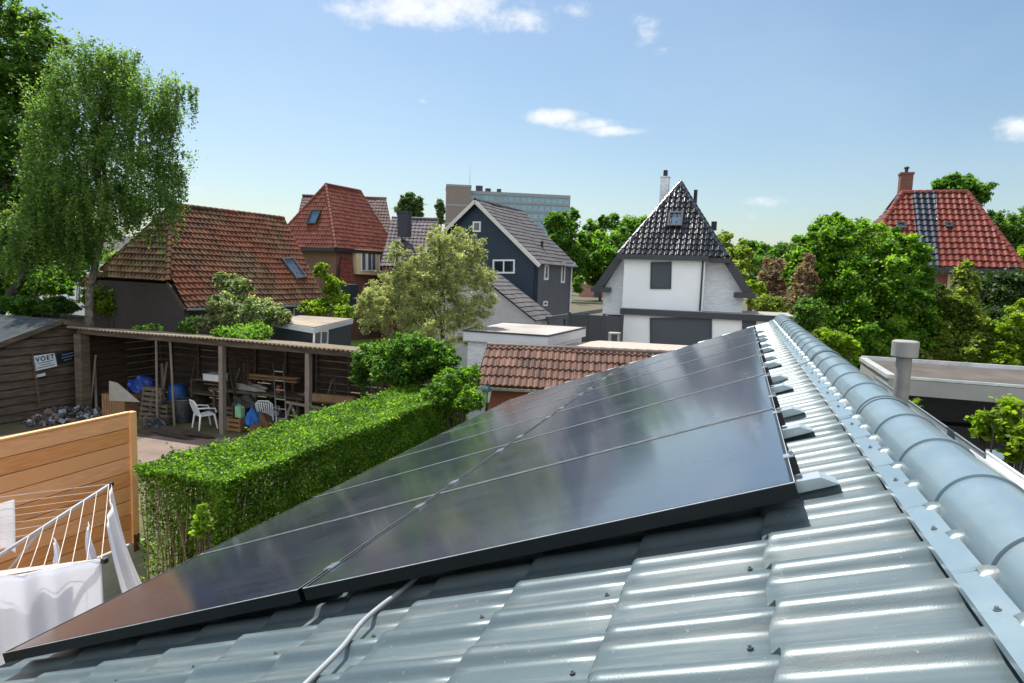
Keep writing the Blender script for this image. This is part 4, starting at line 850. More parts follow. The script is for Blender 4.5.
# corrugated sheets
xs=np.arange(xl0-.25,xl1+.35,.146/8); ys=np.linspace(-.22,dp+.15,9); V=[]
for k,yy in enumerate(ys):
    for xx in xs: V.append((xx,YL+yy,zl+.09-.34*(yy/dp)+.022*math.cos(2*math.pi*xx/.146)+.012*math.sin(xx*.8)))
nx=len(xs); idx=np.arange(len(V)).reshape(len(ys),nx); Q=np.stack([idx[:-1,:-1],idx[:-1,1:],idx[1:,1:],idx[1:,:-1]],-1).reshape(-1,4)
M_corr=pm('corrugated_cement','#7c705e',.9,var=.2,vs=5,alt='#5f5a45',altamt=.7,alts=2,bump=.2,bs=30)
o=fast_mesh('corrugated_roof',np.array(V),Q,M_corr,e,ORG[e.name],smooth=True); sm=o.modifiers.new('t','SOLIDIFY'); sm.thickness=.012
M_plank=pm('old_planks','#4c3c2f',.9,var=.3,vs=3,alt='#2e251e',altamt=.7,alts=1.4,bump=.3,bs=30,stretch=(1,1,7))
def planks(parent,name,x0,y0,x1,y1,z0,z1,ph,m,gap=.03,seed=1,th=.03):
    rs=random.Random(seed); mb=MB(); a=np.array([x0,y0,0.]);b=np.array([x1,y1,0.]); d=(b-a)/np.linalg.norm(b-a); nn=np.array([-d[1],d[0],0]); z=z0
    while z<z1-.03:
        h=min(ph,z1-z); off=nn*rs.uniform(-.008,.008); mb.bar(a+off+Zu*(z+h/2),b+off+Zu*(z+h/2),th,h-gap); z+=h
    return mb.build(name,m,parent)
planks(e,'back_wall',xl0,YL+dp,xl1+.9,YL+dp,0,zbk-.02,.24,M_plank)
planks(e,'side_wall',xl0,YL+dp-.05,xl0,YL+.1,0,zl-.12,.24,M_plank,seed=2)
for i in range(9): x=xl0+.6+(xl1-xl0-.4)*i/8; mb=MB(); mb.box((x,YL+dp-.07,zbk/2),(.09,.07,zbk-.1)); mb.build('wall_stud',M_wood_old,e)
mb=MB(); mb.bar((xl0,YL,zl-.02),(xl1+.1,YL,zl-.02),.07,.15); mb.build('front_beam',M_wood_old,e)
for i in range(10): x=xl0+.2+(xl1-xl0-.3)*i/9; mb=MB(); mb.bar((x,YL+.04,zl-.02),(x,YL+dp,zbk-.02),.06,.12); mb.build('rafter',M_wood_old,e)
for px,wd,m in ((83,.30,M_wood_old),(222,.14,M_wood_grey),(308,.14,M_wood_grey)):
    mb=MB(); mb.box((gx(px,0,400),YL+.02,(zl-.1)/2),(wd,wd,zl-.1)); mb.build('post',m,e)
for px,px2 in ((155,155),(172,169)):
    mb=MB(); mb.tube([(gx(px,0,435),YL+.1,0),(gx(px2,0,350),YL+.05,zl-.1)],.035,8); mb.build('pole',M_wood_grey,e)
def item(name,label,cat,px,dy,z=0,group=None): return empty(name,(gx(px,dy),YL+dy,z),label,cat,group)
M_plast=pm('white_plastic','#dfe2e3',.4,var=.05)
def chair(px,dy,rz,label):
    e=item('garden_chair',label,'chair',px,dy,group=None); o=ORG[e.name]; c,s_=math.cos(rz),math.sin(rz)
    def T(p): return o+np.array([p[0]*c-p[1]*s_,p[0]*s_+p[1]*c,p[2]])
    mb=MB(); mb.xf=T; mb.prism([(-.24,-.22,.42),(.24,-.22,.42),(.21,.22,.40),(-.21,.22,.40)],(0,0,.03)); mb.build('seat',M_plast,e)
    mb=MB(); mb.xf=T
    for i in range(7): x=-.18+.06*i; mb.bar((x,.22,.42),(x*1.15,.36,.84),.038,.015,up=(0,1,0))
    mb.tube([(-.24,.23,.5),(-.25,.33,.78),(-.15,.37,.88),(.15,.37,.88),(.25,.33,.78),(.24,.23,.5)],.02,6); mb.build('backrest',M_plast,e)
    for sx in (-1,1):
        mb=MB(); mb.xf=T; mb.tube([(sx*.25,.30,.66),(sx*.29,.05,.66),(sx*.28,-.2,.62),(sx*.26,-.24,.5)],.022,6); mb.build('armrest',M_plast,e)
        for sy in (-1,1):
            mb=MB(); mb.xf=T; mb.tube([(sx*.22,sy*.2,.42 if sy<0 else .5),(sx*.27,sy*.27,0)],[.032,.02],6); mb.build('leg',M_plast,e)
    return e
chair(205,.35,math.radians(155),'white plastic garden chair left of the grey middle post of the lean-to')
chair(268,1.3,math.radians(200),'white plastic garden chair half buried in junk under the leaning ladder')
# sheet of chipboard, crate, pallet, boxes
M_ply=pm('pale_plywood','#a39a90',.8,var=.12,vs=3); M_crate=pm('crate_wood','#8a6a48',.85,var=.25,vs=5,stretch=(6,6,1))
def slatbox(name,label,cat,px,dy,w_,d_,h_,m,n=6,z=0,vert=True,rz=0):
    e=item(name,label,cat,px,dy,z); o=ORG[e.name]; mb=MB()
    for sy in (-1,1):
        for i in range(n):
            if vert: mb.box(o+np.array([-w_/2+w_*(i+.5)/n,sy*d_/2,h_/2]),(w_/n*.86,.02,h_))
            else: mb.box(o+np.array([0,sy*d_/2,h_*(i+.5)/n]),(w_,.02,h_/n*.62))
    for sx in (-1,1):
        for i in range(n):
            if vert: mb.box(o+np.array([sx*w_/2,-d_/2+d_*(i+.5)/n,h_/2]),(.02,d_/n*.86,h_))
            else: mb.box(o+np.array([sx*w_/2,0,h_*(i+.5)/n]),(.02,d_*.98,h_/n*.62))
    mb.build('slats',m,e)
    mb=MB(); mb.box(o+np.array([0,0,.03]),(w_*.94,d_*.94,.03)); mb.build('base',m,e)
    mb=MB()
    for sx in (-1,1):
        for sy in (-1,1): mb.box(o+np.array([sx*(w_/2-.04),sy*(d_/2-.04),h_/2]),(.05,.05,h_*.98))
    mb.build('corner_post',m,e); return e
slatbox('slatted_crate','wide crate of upright brown slats just beyond the pine fence corner','crate',125,.55,.95,.8,.72,M_crate,n=9)
e=item('chipboard_offcut','large pale triangular board standing on the slatted crate','board',122,.3); o=ORG[e.name]
p=[vl(109,401,.12),vl(139,402,.12),vl(117,383,.12),vl(109,381,.12)]; mb=MB(); mb.prism(p,(0,.03,0)); mb.build('board',M_ply,e)
def pallet(px,dy,label,rz=0,tilt=.18):
    e=item('wooden_pallet',label,'pallet',px,dy); o=ORG[e.name]; mb=MB()
    T=lambda p:o+np.array([p[0],p[1]+p[2]*tilt,p[2]]); mb.xf=T
    for i in range(7): mb.box((0,-.06,.06+i*.155),(.8,.02,.10))
    mb.build('deck_boards',M_wood_old,e); mb=MB(); mb.xf=T
    for x in (-.36,0,.36): mb.box((x,.0,.52),(.09,.10,1.04))
    mb.build('bearers',M_wood_old,e); mb=MB(); mb.xf=T
    for z in (.06,.52,.99): mb.box((0,.06,z),(.8,.02,.10))
    mb.build('bottom_boards',M_wood_old,e); return e
pallet(150,.25,'weathered pallet standing upright behind the thin left pole of the lean-to')
slatbox('wooden_box','closed board box between the pallet and the steel bin','box',168,.45,.5,.5,.62,M_wood_old,n=4,vert=False)
M_bin=pm('dull_steel_bin','#55595c',.4,metal=.7,var=.3,vs=7); M_blue=pm('blue_plastic','#1f4f8f',.5,var=.2,vs=5)
e=item('steel_bin','round grey metal bin left of the first white chair','bin',184,.6); mb=MB(); mb.lathe(ORG[e.name],[(.2,0),(.24,.7),(.25,.72)],18); mb.build('drum',M_bin,e,smooth=False)
mb=MB(); mb.lathe(ORG[e.name]+Zu*.72,[(.26,0),(.25,.03),(.08,.07),(.03,.11)],18); mb.build('lid',M_bin,e)
e=item('blue_barrel','blue plastic barrel standing behind the round metal bin','barrel',178,1.4); mb=MB(); mb.lathe(ORG[e.name],[(.26,0),(.3,.2),(.31,.45),(.3,.7),(.26,.92),(.22,.95)],18); mb.build('barrel_body',M_blue,e)
mb=MB(); mb.lathe(ORG[e.name]+Zu*.95,[(.24,0),(.24,.04)],18); mb.build('lid',M_blue,e)
def heap(name,label,cat,px,dy,z,rx,ry,rz,m,seed=0,rough=.3,kind=None):
    rs=np.random.default_rng(seed); bm=bmesh.new(); bmesh.ops.create_icosphere(bm,subdivisions=3,radius=1); o=np.array([gx(px,dy),YL+dy,z])
    ph=rs.random((6,3))*6; fr=rs.random((6,3))*5+1.5
    for v_ in bm.verts:
        c=np.array(v_.co); d=1+rough*sum(math.sin(c@fr[k]+ph[k][0])/(k+1.5) for k in range(6)); c=c*d; c[2]=max(c[2],-.15); v_.co=Vector((c[0]*rx,c[1]*ry,(c[2]+.15)*rz))
    me=bpy.data.meshes.new(name); bm.to_mesh(me); bm.free(); me.materials.append(m)
    ob=link(name,me,None,o); return props(ob,label,cat,kind=kind)
M_tarpb=pm('blue_tarp','#24408c',.45,var=.2,vs=8); M_tarpg=pm('grey_tarp','#8a8680',.6,var=.2,vs=6)
heap('blue_tarp','crumpled deep blue tarpaulin lying behind the pale triangular board','tarpaulin',141,.95,.75,.42,.35,.4,M_tarpb,1)
slatbox('tool_chest','dark chest under the crumpled blue tarpaulin','chest',141,.95,.8,.6,.72,M_wood_old,n=4,vert=False)
heap('rolled_tarp','long grey rolled tarpaulin lying on the workbench right of the middle post','tarpaulin',251,1.7,1.0,.62,.2,.17,M_tarpg,2,.15)
heap('plastic_sack','bulging white plastic sack on the ground at the foot of the trestle','sack',287,.5,0,.5,.3,.34,pm('white_sack','#cfd6dc',.5,var=.1),3)
heap('blue_jacket','bright blue overalls slumped over a brown sack','clothes',254,.55,.25,.24,.25,.42,pm('blue_cloth','#1d5fa0',.8,var=.25,vs=9),4)
heap('brown_sack','round brown sack right of the bright blue overalls','sack',264,.6,0,.36,.3,.5,pm('jute','#5b3f2b',.9,var=.2),5)
e=item('workbench','long timber workbench against the back wall of the lean-to','workbench',262,1.8); o=ORG[e.name]
mb=MB(); mb.box(o+Zu*.95,(3.6,.75,.07)); mb.build('bench_top',M_wood_old,e)
for sx in (-1.6,0,1.6):
    for sy in (-.3,.3): mb=MB(); mb.box(o+np.array([sx,sy,.46]),(.09,.09,.91)); mb.build('leg',M_wood_old,e)
mb=MB(); mb.box(o+Zu*.3,(3.3,.6,.04)); mb.build('shelf',M_wood_old,e)
rs=random.Random(5)
for k,(a,b,dy,z) in enumerate(((249,297,2.1,1.3),(248,296,2.15,1.36),(250,298,2.05,1.42),(312,353,1.6,1.05),(300,352,1.9,.9))):
    mb=MB(); mb.bar((gx(a,dy),YL+dy,z+rs.uniform(-.02,.02)),(gx(b,dy),YL+dy+.05,z+rs.uniform(-.03,.03)),.16,.05 if k<3 else .22); o=mb.build('timber_plank',pm('sawn_timber','#8d6f4f',.8,var=.2,vs=4))
    props(o,['lowest of three long planks stacked above the workbench','middle of three long planks stacked above the workbench','topmost of three long planks stacked above the workbench','broad pale beam lying level right of the right hand post','darker beam just below the broad pale beam'][k],'plank','loose timber in the lean-to')
heap('scrap_lump','greyish lump of scrap hanging over the front of the workbench','scrap',246,1.4,.55,.5,.25,.3,pm('scrap_dark','#3b3a3a',.7,var=.4,vs=12),6)
# shelf supports for the upper planks
mb=MB(); 
for x in (252,274,294): mb.bar((gx(x,2.4),YL+2.35,0),(gx(x,2.4),YL+2.35,1.5),.08,.06); mb.bar((gx(x,2.4),YL+2.35,1.27),(gx(x,2.4),YL+1.9,1.27),.06,.05)
props(mb.build('timber_rack',M_wood_old),'upright rack of old timber holding the three long planks','rack')
# ladder
e=item('stepladder','aluminium ladder leaning in the lean-to between the two grey posts','ladder',283,.9); a0=np.array([gx(277,.5),YL+.5,.05]); a1=np.array([gx(286,2.2),YL+1.6,1.95]); xx=np.array([.36,0,0])
for s_ in (0,1): mb=MB(); mb.bar(a0+xx*s_,a1+xx*s_,.03,.07); mb.build('rail',M_alu,e)
for i in range(7): mb=MB(); q=a0+(a1-a0)*(i+.7)/7.6; mb.bar(q,q+xx,.03,.03); mb.build('rung',M_alu,e)
e=item('trestle','pale wooden trestle with crossed legs behind the right hand post','trestle',300,.9); o=ORG[e.name]
for (p,q) in (((-.55,-.2,0),(-.3,0,.95)),((-.1,.2,0),(-.35,0,.95)),((.2,-.2,0),(.62,.1,.8)),((.9,.0,0),(.35,.1,.8))): mb=MB(); mb.bar(o+np.array(p),o+np.array(q),.05,.07); mb.build('leg',M_wood_grey,e)
mb=MB(); mb.bar(o+np.array([-.5,0,.95]),o+np.array([.8,.1,.85]),.08,.07); mb.build('beam',M_wood_grey,e)
e=item('green_canister','pale green jerrycan standing on a brown box right of the middle post','canister',240,.55,.42); o=ORG[e.name]
mb=MB(); mb.prism([o+np.array(p) for p in ((-.11,-.08,0),(.11,-.08,0),(.11,-.08,.28),(.04,-.08,.33),(-.11,-.08,.33))],(0,.16,0)); mb.build('can',pm('green_plastic','#7fb08a',.5),e)
mb=MB(); mb.tube([o+np.array([-.08,0,.33]),o+np.array([-.06,0,.38]),o+np.array([.02,0,.38]),o+np.array([.03,0,.33])],.012,6); mb.build('handle',pm('green_plastic','#7fb08a',.5),e)
slatbox('brown_box','brown box under the pale green jerrycan','box',238,.55,.5,.4,.42,M_crate,n=3,vert=False)
e=item('white_chest','shallow white box on a high shelf just left of the middle post','box',216,1.6,1.22); o=ORG[e.name]
mb=MB(); mb.box(o+Zu*.09,(.62,.4,.18)); mb.build('body',M_plast,e); mb=MB(); mb.box(o+Zu*.195,(.65,.43,.03)); mb.build('lid',M_plast,e)
e=item('shelf_unit','dark timber shelving behind the white chair','shelves',213,1.65,0); o=ORG[e.name]
for z in (.25,.75,1.2): mb=MB(); mb.box(o+Zu*(z-.0),(1.3,.5,.035)); mb.build('shelf',M_wood_old,e)
for sx in (-.63,.63): mb=MB(); mb.box(o+np.array([sx,0,.6]),(.04,.5,1.2)); mb.build('side_panel',M_wood_old,e)
e=item('old_door','pale grey panel door with a dark gap leaning in the left corner of the lean-to','door',102,1.9); o=ORG[e.name]
c4=[vl(91,404,1.9),vl(111,401,1.9),vl(111,354,1.9),vl(91,355,1.9)]; mb=MB(); mb.prism(c4,(0,.04,0)); mb.build('door_leaf',pm('grey_door','#8b8e8c',.7,var=.12),e)
mb=MB(); mb.prism([vl(93,394,1.87),vl(110,391,1.87),vl(110,384,1.87),vl(93,387,1.87)],(0,.028,0)); mb.build('panel',M_black,e)
for k,(a,za,b,zb_,dy) in enumerate(((160,0,163,1.75,.9),(165,0,158,1.6,1.3),(126,.9,121,2.0,2.6),(90,0,92,1.9,.15),(97,0,91,1.5,.3))):
    mb=MB(); mb.bar((gx(a,dy),YL+dy,za),(gx(b,dy),YL+dy+.2,zb_),.07,.04); o=mb.build('leaning_batten',M_wood_grey)
    props(o,['batten leaning behind the thin left pole','steeper batten leaning behind the pallet','short batten propped against the back wall above the crate','long batten standing beside the thick corner post','shorter batten leaning on the thick corner post'][k],'batten','battens leaning in the lean-to')
e=item('spoked_wheel','old bicycle frame with a wheel in the dark right end of the lean-to','bicycle',332,1.2,0); o=ORG[e.name]
for sx in (-.5,.5):
    pts=[o+np.array([sx+.33*math.cos(t),.1,.33+.33*math.sin(t)]) for t in np.linspace(0,2*math.pi,21)]; mb=MB(); mb.tube(pts,.018,6); w_=mb.build('wheel',M_black,e)
    mb=MB(); 
    for t in np.linspace(0,math.pi,8,endpoint=False): d=np.array([math.cos(t),0,math.sin(t)])*.31; mb.tube([o+np.array([sx,.1,.33])-d,o+np.array([sx,.1,.33])+d],.003,4)
    mb.build('spokes',M_steel,w_)
mb=MB()
for p,q in (((-.5,.33),(-.3,.8)),((-.3,.75),(.25,.85)),((-.0,.3),(.25,.85)),((-.0,.3),(-.3,.75)),((-.0,.3),(.5,.33)),((.25,.85),(.5,.33)),((.25,.85),(.3,1.0))): mb.tube([o+np.array([p[0],.1,p[1]]),o+np.array([q[0],.1,q[1]])],.018,6)
mb.build('bicycle_frame',pm('pale_enamel','#a9adb0',.4),e); mb=MB(); mb.box(o+np.array([-.3,.1,.84]),(.24,.14,.06)); mb.build('saddle',M_black,e)
heap('soil_mound','low dark mound of soil and roots on the yard in front of the steel bin','soil',172,-.6,0,1.2,.35,.12,pm('dark_soil','#3a2f27',.95,var=.3,vs=9),8)
heap('compost_bag','dark plastic sack lying in front of the upright pallet','sack',158,-.25,0,.35,.25,.25,M_tarpg if False else pm('dark_sack','#2a2f33',.5,var=.2),9)
slatbox('low_crate','low dark crate on the yard in front of the thin pole','crate',157,-.05,.6,.4,.3,M_wood_old,n=3,vert=False)
# small clutter on and under the workbench
rs=random.Random(12); tin=None
cols=['#7d7a74','#5a6b7a','#8a3f30','#c2bda8','#3f5a48','#2b2d31']
for k in range(16):
    on_b=k%2==0; x=ORG['workbench'][0]+rs.uniform(-1.7,1.7); y=ORG['workbench'][1]+rs.uniform(-.28,.2); z=.985 if on_b else .32; h=rs.uniform(.12,.28); r=rs.uniform(.05,.1)
    e=empty('paint_tin' if k%3 else 'plastic_bottle',(x,y,z),'small tin standing %s'%('on top of the workbench' if on_b else 'on the shelf under the workbench') if k%3 else 'plastic bottle standing %s'%('on top of the workbench' if on_b else 'on the shelf under the workbench'),'tin' if k%3 else 'bottle',('tins ' if k%3 else 'bottles ')+('on the workbench' if on_b else 'under the workbench'))
    m=pm('tin_%d'%(k%6),cols[k%6],.5,var=.2,vs=9); mb=MB()
    if k%3: mb.lathe((x,y,z),[(r,0),(r,h),(r*1.04,h),(r*1.04,h+.012)],12); mb.build('tin_body',m,e); mb=MB(); mb.lathe((x,y,z+h+.012),[(r*.95,0),(r*.9,.008)],12); mb.build('lid',M_steel,e)
    else: mb.lathe((x,y,z),[(r*.7,0),(r*.75,h*.6),(r*.3,h*.9),(r*.25,h*1.1)],10); mb.build('bottle_body',m,e); mb=MB(); mb.lathe((x,y,z+h*1.1),[(r*.3,0),(r*.3,.03)],8); mb.build('cap',M_black,e)
for k,(px,dy,w_,d_,h_,lb) in enumerate(((322,.7,.6,.5,.5,'dark wooden box right of the right hand post'),(345,1.1,.7,.5,.8,'tall dark box in the far right corner of the lean-to'),(196,1.9,.7,.5,.9,'dark wooden cupboard behind the first white chair'),(232,1.2,.45,.4,.6,'dark box under the workbench right of the middle post'))):
    slatbox('storage_box',lb,'box',px,dy,w_,d_,h_,M_wood_old,n=4,vert=k%2==0)
for k,(a,za,b,zb_,dy) in enumerate(((226,0,236,1.6,1.9),(244,0,240,1.7,2.2),(318,0,328,1.5,2.0),(336,0,330,1.6,2.3),(347,.2,322,.8,1.0),(186,0,193,1.8,2.4))):
    mb=MB(); mb.bar((gx(a,dy),YL+dy,za),(gx(b,dy),YL+dy+.2,zb_),.07,.035); o=mb.build('leaning_board',M_wood_old if k%2 else M_wood_grey)
    props(o,['board leaning just right of the middle post','board leaning behind the pale green jerrycan','board leaning right of the right hand post','steep board leaning near the bicycle frame','short board lying slanted over the bicycle','board leaning behind the round metal bin'][k],'board','boards leaning in the lean-to')
# ------------------------------------------------------------------ left garden shed with the sign
xw=-17*S; sy=lambda px,py:VPL(np.array([xw,0,0]),0,px,py)
pa=sy(57,321); pe=sy(0,342); ya_,za_=pa[1],pa[2]; slp=(za_-pe[2])/(ya_-pe[1]); yb_=ya_-3.6*S; yc_=ya_+1.5*S+.6
e=empty('garden_shed',(xw-2,ya_,0),'low shed of old grey planks with a dark felt roof left of the open lean-to','shed')
zs=lambda y: za_-slp*abs(y-ya_)
# plank wall facing the yard, boards overlapping
mb=MB(); z=.02; k=0; rs=random.Random(4)
while z<za_-.15:
    h=.245; zt_=min(z+h,za_-.1); ymin=yb_; ymax=yc_
    if zt_>zs(yb_): ymin=ya_-(za_-zt_)/slp
    if zt_>zs(yc_): ymax=ya_+(za_-zt_)/slp
    o_=.045*(k%2)
    if ymax-ymin>.3: mb.bar((xw+o_,ymin,z+h/2),(xw+o_,ymax,z+h/2),.025,h-.035)
    z+=h-.0; k+=1
mb.build('plank_wall',M_wood_old,e)
mb=MB(); mb.prism([(xw-.05,yb_,0),(xw-.05,yc_,0),(xw-.05,yc_,zs(yc_)-.03),(xw-.05,ya_,za_-.03),(xw-.05,yb_,zs(yb_)-.03)],(-.03,0,0)); mb.build('gable_wall',M_wood_old,e); mb=MB(); mb.prism([(xw-5.8,yb_,0),(xw-5.8,yc_,0),(xw-5.8,yc_,zs(yc_)-.03),(xw-5.8,ya_,za_-.03),(xw-5.8,yb_,zs(yb_)-.03)],(-.03,0,0)); mb.build('gable_wall',M_wood_old,e)
for y in (yb_,yc_): mb=MB(); mb.box((xw-2.9,y,zs(y)/2),(5.8,.04,zs(y)-.04)); mb.build('side_wall',M_wood_old,e)
M_felt=pm('grey_roofing_felt','#353d41',.95,spec=.2,var=.2,vs=3,bump=.2,bs=60)
for sgn in (-1,1):
    ye=yb_-.2 if sgn<0 else yc_+.1; mb=MB(); mb.prism([(xw+.22,ya_,za_+.03),(xw+.22,ye,zs(ye)+.03),(xw-6,ye,zs(ye)+.03),(xw-6,ya_,za_+.03)],(0,0,.04)); mb.build('felt_roof',M_felt,e)
    mb=MB(); mb.bar((xw+.235,ya_,za_-.0),(xw+.235,ye,zs(ye)-.0),.03,.16); mb.build('barge_board',M_wood_old,e)
# sign on a stake and the dark banner
M_sign=pm('sign_white','#c9d3da',.5,var=.04); M_navyp=pm('sign_navy','#17202f',.5); M_txtw=pm('banner_lettering','#6f7f92',.5)
S0,S1,S2,S3=[VPL(np.array([xw+.12,0,0]),0,*p) for p in ((35.5,371),(57,366),(54,353),(33,356))]
e=empty('estate_sign',flatz((S0+S1)/2),'small white notice board with dark lettering on a stake against the plank shed','sign')
hx=(S1-S0)/np.linalg.norm(S1-S0); hu=(S3-S0)/np.linalg.norm(S3-S0); hn=np.cross(hx,hu); hn/=np.linalg.norm(hn)
if hn[0]<0: hn=-hn
mb=MB(); mb.prism([S0,S1,S2,S3],hn*.02); bo_=mb.build('board',M_sign,e)
def text_obj(name,txt,size,pos,ex,ey,m,parent,depth=.004,spacing=1.):
    cu=bpy.data.curves.new(name,'FONT'); cu.body=txt; cu.size=size; cu.extrude=depth; cu.align_x='CENTER'; cu.align_y='CENTER'; cu.space_character=spacing; cu.offset=size*.02
    t=bpy.data.objects.new(name+'_tmp',cu); COL.objects.link(t); dg=bpy.context.evaluated_depsgraph_get(); me=bpy.data.meshes.new_from_object(t.evaluated_get(dg)); bpy.data.objects.remove(t); bpy.data.curves.remove(cu)
    ez=np.cross(ex,ey); Mx=Matrix(((ex[0],ey[0],ez[0],0),(ex[1],ey[1],ez[1],0),(ex[2],ey[2],ez[2],0),(0,0,0,1))); me.transform(Mx); me.materials.clear(); me.materials.append(m); me.name=name
    return link(name,me,parent,pos)
ctr=(S0+S1+S2+S3)/4; Hs=np.linalg.norm(S3-S0); Ws_=np.linalg.norm(S1-S0); hu2=np.cross(hn,hx); 
if hu2[2]<0: hu2=-hu2
text_obj('lettering','VOET',Hs*.42,ctr+hu*Hs*.22+hn*.024,hx,hu2,M_navyp,bo_,spacing=1.25)
mb=MB()
for r_,(wr,) in enumerate(((.7,),(.5,),(.78,))): mb.box(ctr-hu*Hs*(.02+.15*r_)+hn*.023,(Ws_*wr,.004,Hs*.035),ax=(hx,hn,hu2))
mb.build('small_print',M_navyp,bo_)
mb=MB(); t0=VPL(np.array([xw+.12,0,0]),0,37.5,376); mb.box(t0+hx*.1-hn*0,(Ws_*.42,.012,.09),ax=(hx,hn,hu2)); mb.build('tag',M_sign,e)
mb=MB(); a=VPL(np.array([xw+.10,0,0]),0,32,353); b=VPL(np.array([xw+.35,0,0]),0,40.5,408); mb.bar(a,b,.03,.05); mb.build('stake',M_wood_old,e)
c4=[VPL(np.array([xw+.06,0,0]),0,*p) for p in ((58,364),(77.5,359),(77.5,349.5),(56,354))]
mb=MB(); mb.prism(c4,(.015,0,0)); o=mb.build('dark_banner',M_navyp); props(o,'dark navy banner with faint lettering nailed to the plank shed beside the white notice','banner')
cb=sum(c4)/4; exb=(c4[1]-c4[0])/np.linalg.norm(c4[1]-c4[0]); mb=MB()
for r_,wr in enumerate((.62,.7,.45)): mb.box(cb+Zu*(.09-.09*r_)+np.array([.019,0,0]),(wr*.6,.006,.035),ax=(exb,np.array([1.,0,0]),Zu))
mb.build('lettering',M_txtw,o)
# rubble heap under the sign
rs=np.random.default_rng(9); mb=MB(); rc=np.array([gx(68,.0,405)-.2,YL-.4,0.]); rc=VPL(np.array([xw+.8,0,0]),0,64,412); rc[2]=0
for i in range(150):
    a=rs.random()*6.28; r_=rs.random()**.6; p=rc+np.array([math.cos(a)*r_*.7,math.sin(a)*r_*1.3,max(.03,.5*(1-r_)*rs.random()+.02)]); 
    q=rs.normal(size=(3,3)); qx=q[0]/np.linalg.norm(q[0]); qy=np.cross(qx,q[1]); qy/=np.linalg.norm(qy); qz=np.cross(qx,qy); sz=rs.uniform(.05,.16,3); mb.box(p,sz,ax=(qx,qy,qz),mi=int(rs.integers(0,3)))
o=mb.build('rubble_heap',[pm('rubble_pale','#8f9aa3',.8,var=.2),pm('rubble_red','#6b5850',.8,var=.2),pm('rubble_dark','#3f3f42',.8,var=.2)]); props(o,'loose heap of broken rubble on the ground under the notice board','rubble',kind='stuff')
# ------------------------------------------------------------------ rotary clothes dryer and washing
tz=2.15; t1=G(111,484,tz); t2=G(104.5,560.5,tz); md=(t1+t2)/2; sv=t2-t1; side=np.linalg.norm(sv); pv=np.array([sv[1],-sv[0],0]); 
if pv[0]*1>0 and False: pv=-pv
# the centre lies away to the lower left of the picture
cand=[md+pv/2,md-pv/2]; cen=min(cand,key=lambda p:((p-CAM)@R_)/((p-CAM)@F_))
t3=cen*2-t1; t4=cen*2-t2; t3[2]=t4[2]=tz; tips=[t1,t2,t3,t4]; hub=np.array([cen[0],cen[1],tz-.42])
e=empty('rotary_clothes_dryer',flatz(cen),'silver rotary clothes dryer with spread arms in front of the pine fence','clothes dryer')
mb=MB(); mb.tube([flatz(cen),hub+Zu*.1],.026,12); mb.build('pole',M_alu,e)
mb=MB(); mb.lathe(hub-Zu*.05,[(.05,0),(.06,.03),(.06,.1),(.04,.14)],14); mb.build('hub',M_black,e)
for t in tips:
    mb=MB(); mb.bar(hub,t,.026,.032); a_=mb.build('arm',M_alu,e); mb=MB(); mb.box(t,(.045,.045,.045)); mb.build('end_cap',M_black,a_)
    mb=MB(); q=hub+(t-hub)*.45; mb.bar(hub-Zu*.45,q-Zu*.02,.014,.018); mb.build('strut',M_alu,e)
M_line=pm('washing_line_plastic','#cfc9c0',.5); mb=MB()
fr_l=[.38,.48,.58,.68,.78,.88,.98]
for i in range(4):
    for f in fr_l:
        a=hub+(tips[i]-hub)*f+Zu*.02; b=hub+(tips[(i+1)%4]-hub)*f+Zu*.02
        mb.tube([a,(a+b)/2-Zu*.015,b],.0035,5)
mb.build('washing_line',M_line,e)
M_cloth=pm('white_cotton','#eeeef3',.85,var=.03,vs=3,transl=.5)
def cloth(label,a,b,drop,seed,fold=.05,n=26,m_=22,skew=0,bunch=1.,blow=(0,0,0),name='bed_sheet',cat='laundry',lab=None):
    rs=np.random.default_rng(seed); a=np.array(a);b=np.array(b); d=b-a; Lh=np.linalg.norm(d); d/=Lh; nn=np.array([-d[1],d[0],0]); nn/=np.linalg.norm(nn); V=[]; ph=rs.random(5)*6
    for j in range(m_+1):
        v_=j/m_
        for i in range(n+1):
            t=i/n; tt=.5+(t-.5)*(1-(1-bunch)*(1-v_)) ; s_=sum(math.sin(t*(9+7*k)+ph[k]+v_*1.3)/(k+1.2) for k in range(4))
            V.append(a+d*Lh*tt+nn*(fold*s_*(.25+v_)+.02*math.sin(v_*5+ph[4]))-Zu*(drop*v_*(1+.08*math.sin(t*5+ph[1]))+.05*math.sin(math.pi*t)*(1-v_)*.6+skew*t*v_)+np.array(blow)*v_**1.2)
    idx=np.arange(len(V)).reshape(m_+1,n+1); Q=np.stack([idx[:-1,:-1],idx[:-1,1:],idx[1:,1:],idx[1:,:-1]],-1).reshape(-1,4)
    o=fast_mesh(name,np.array(V),Q,M_cloth,None,(a+b)/2,smooth=True); s=o.modifiers.new('thickness','SOLIDIFY'); s.thickness=.0025
    return props(o,label,cat,'white washing on the rotary dryer')
on=lambda i,f,t: (hub+(tips[i]-hub)*f+Zu*.02)*(1-t)+(hub+(tips[(i+1)%4]-hub)*f+Zu*.02)*t
cloth('long white sheet hanging from the outermost line at the tip of the upper arm',on(0,.99,.02),on(0,.99,.62),1.6,1,.07,blow=(.55,.1,0))
cloth('large white sheet on the near side of the dryer, closest to the arm tip',on(1,.98,.0),on(1,.98,.36),1.5,2,.09,n=40,blow=(.12,-.05,0))
cloth('creased white sheet on the near side of the dryer at the left picture edge',on(1,.98,.38),on(1,.98,.64),1.2,12,.07,n=30,blow=(.05,-.02,0))
cloth('second white sheet hanging behind the large one on the next line in',on(1,.88,.05),on(1,.88,.5),1.0,14,.06,n=30)
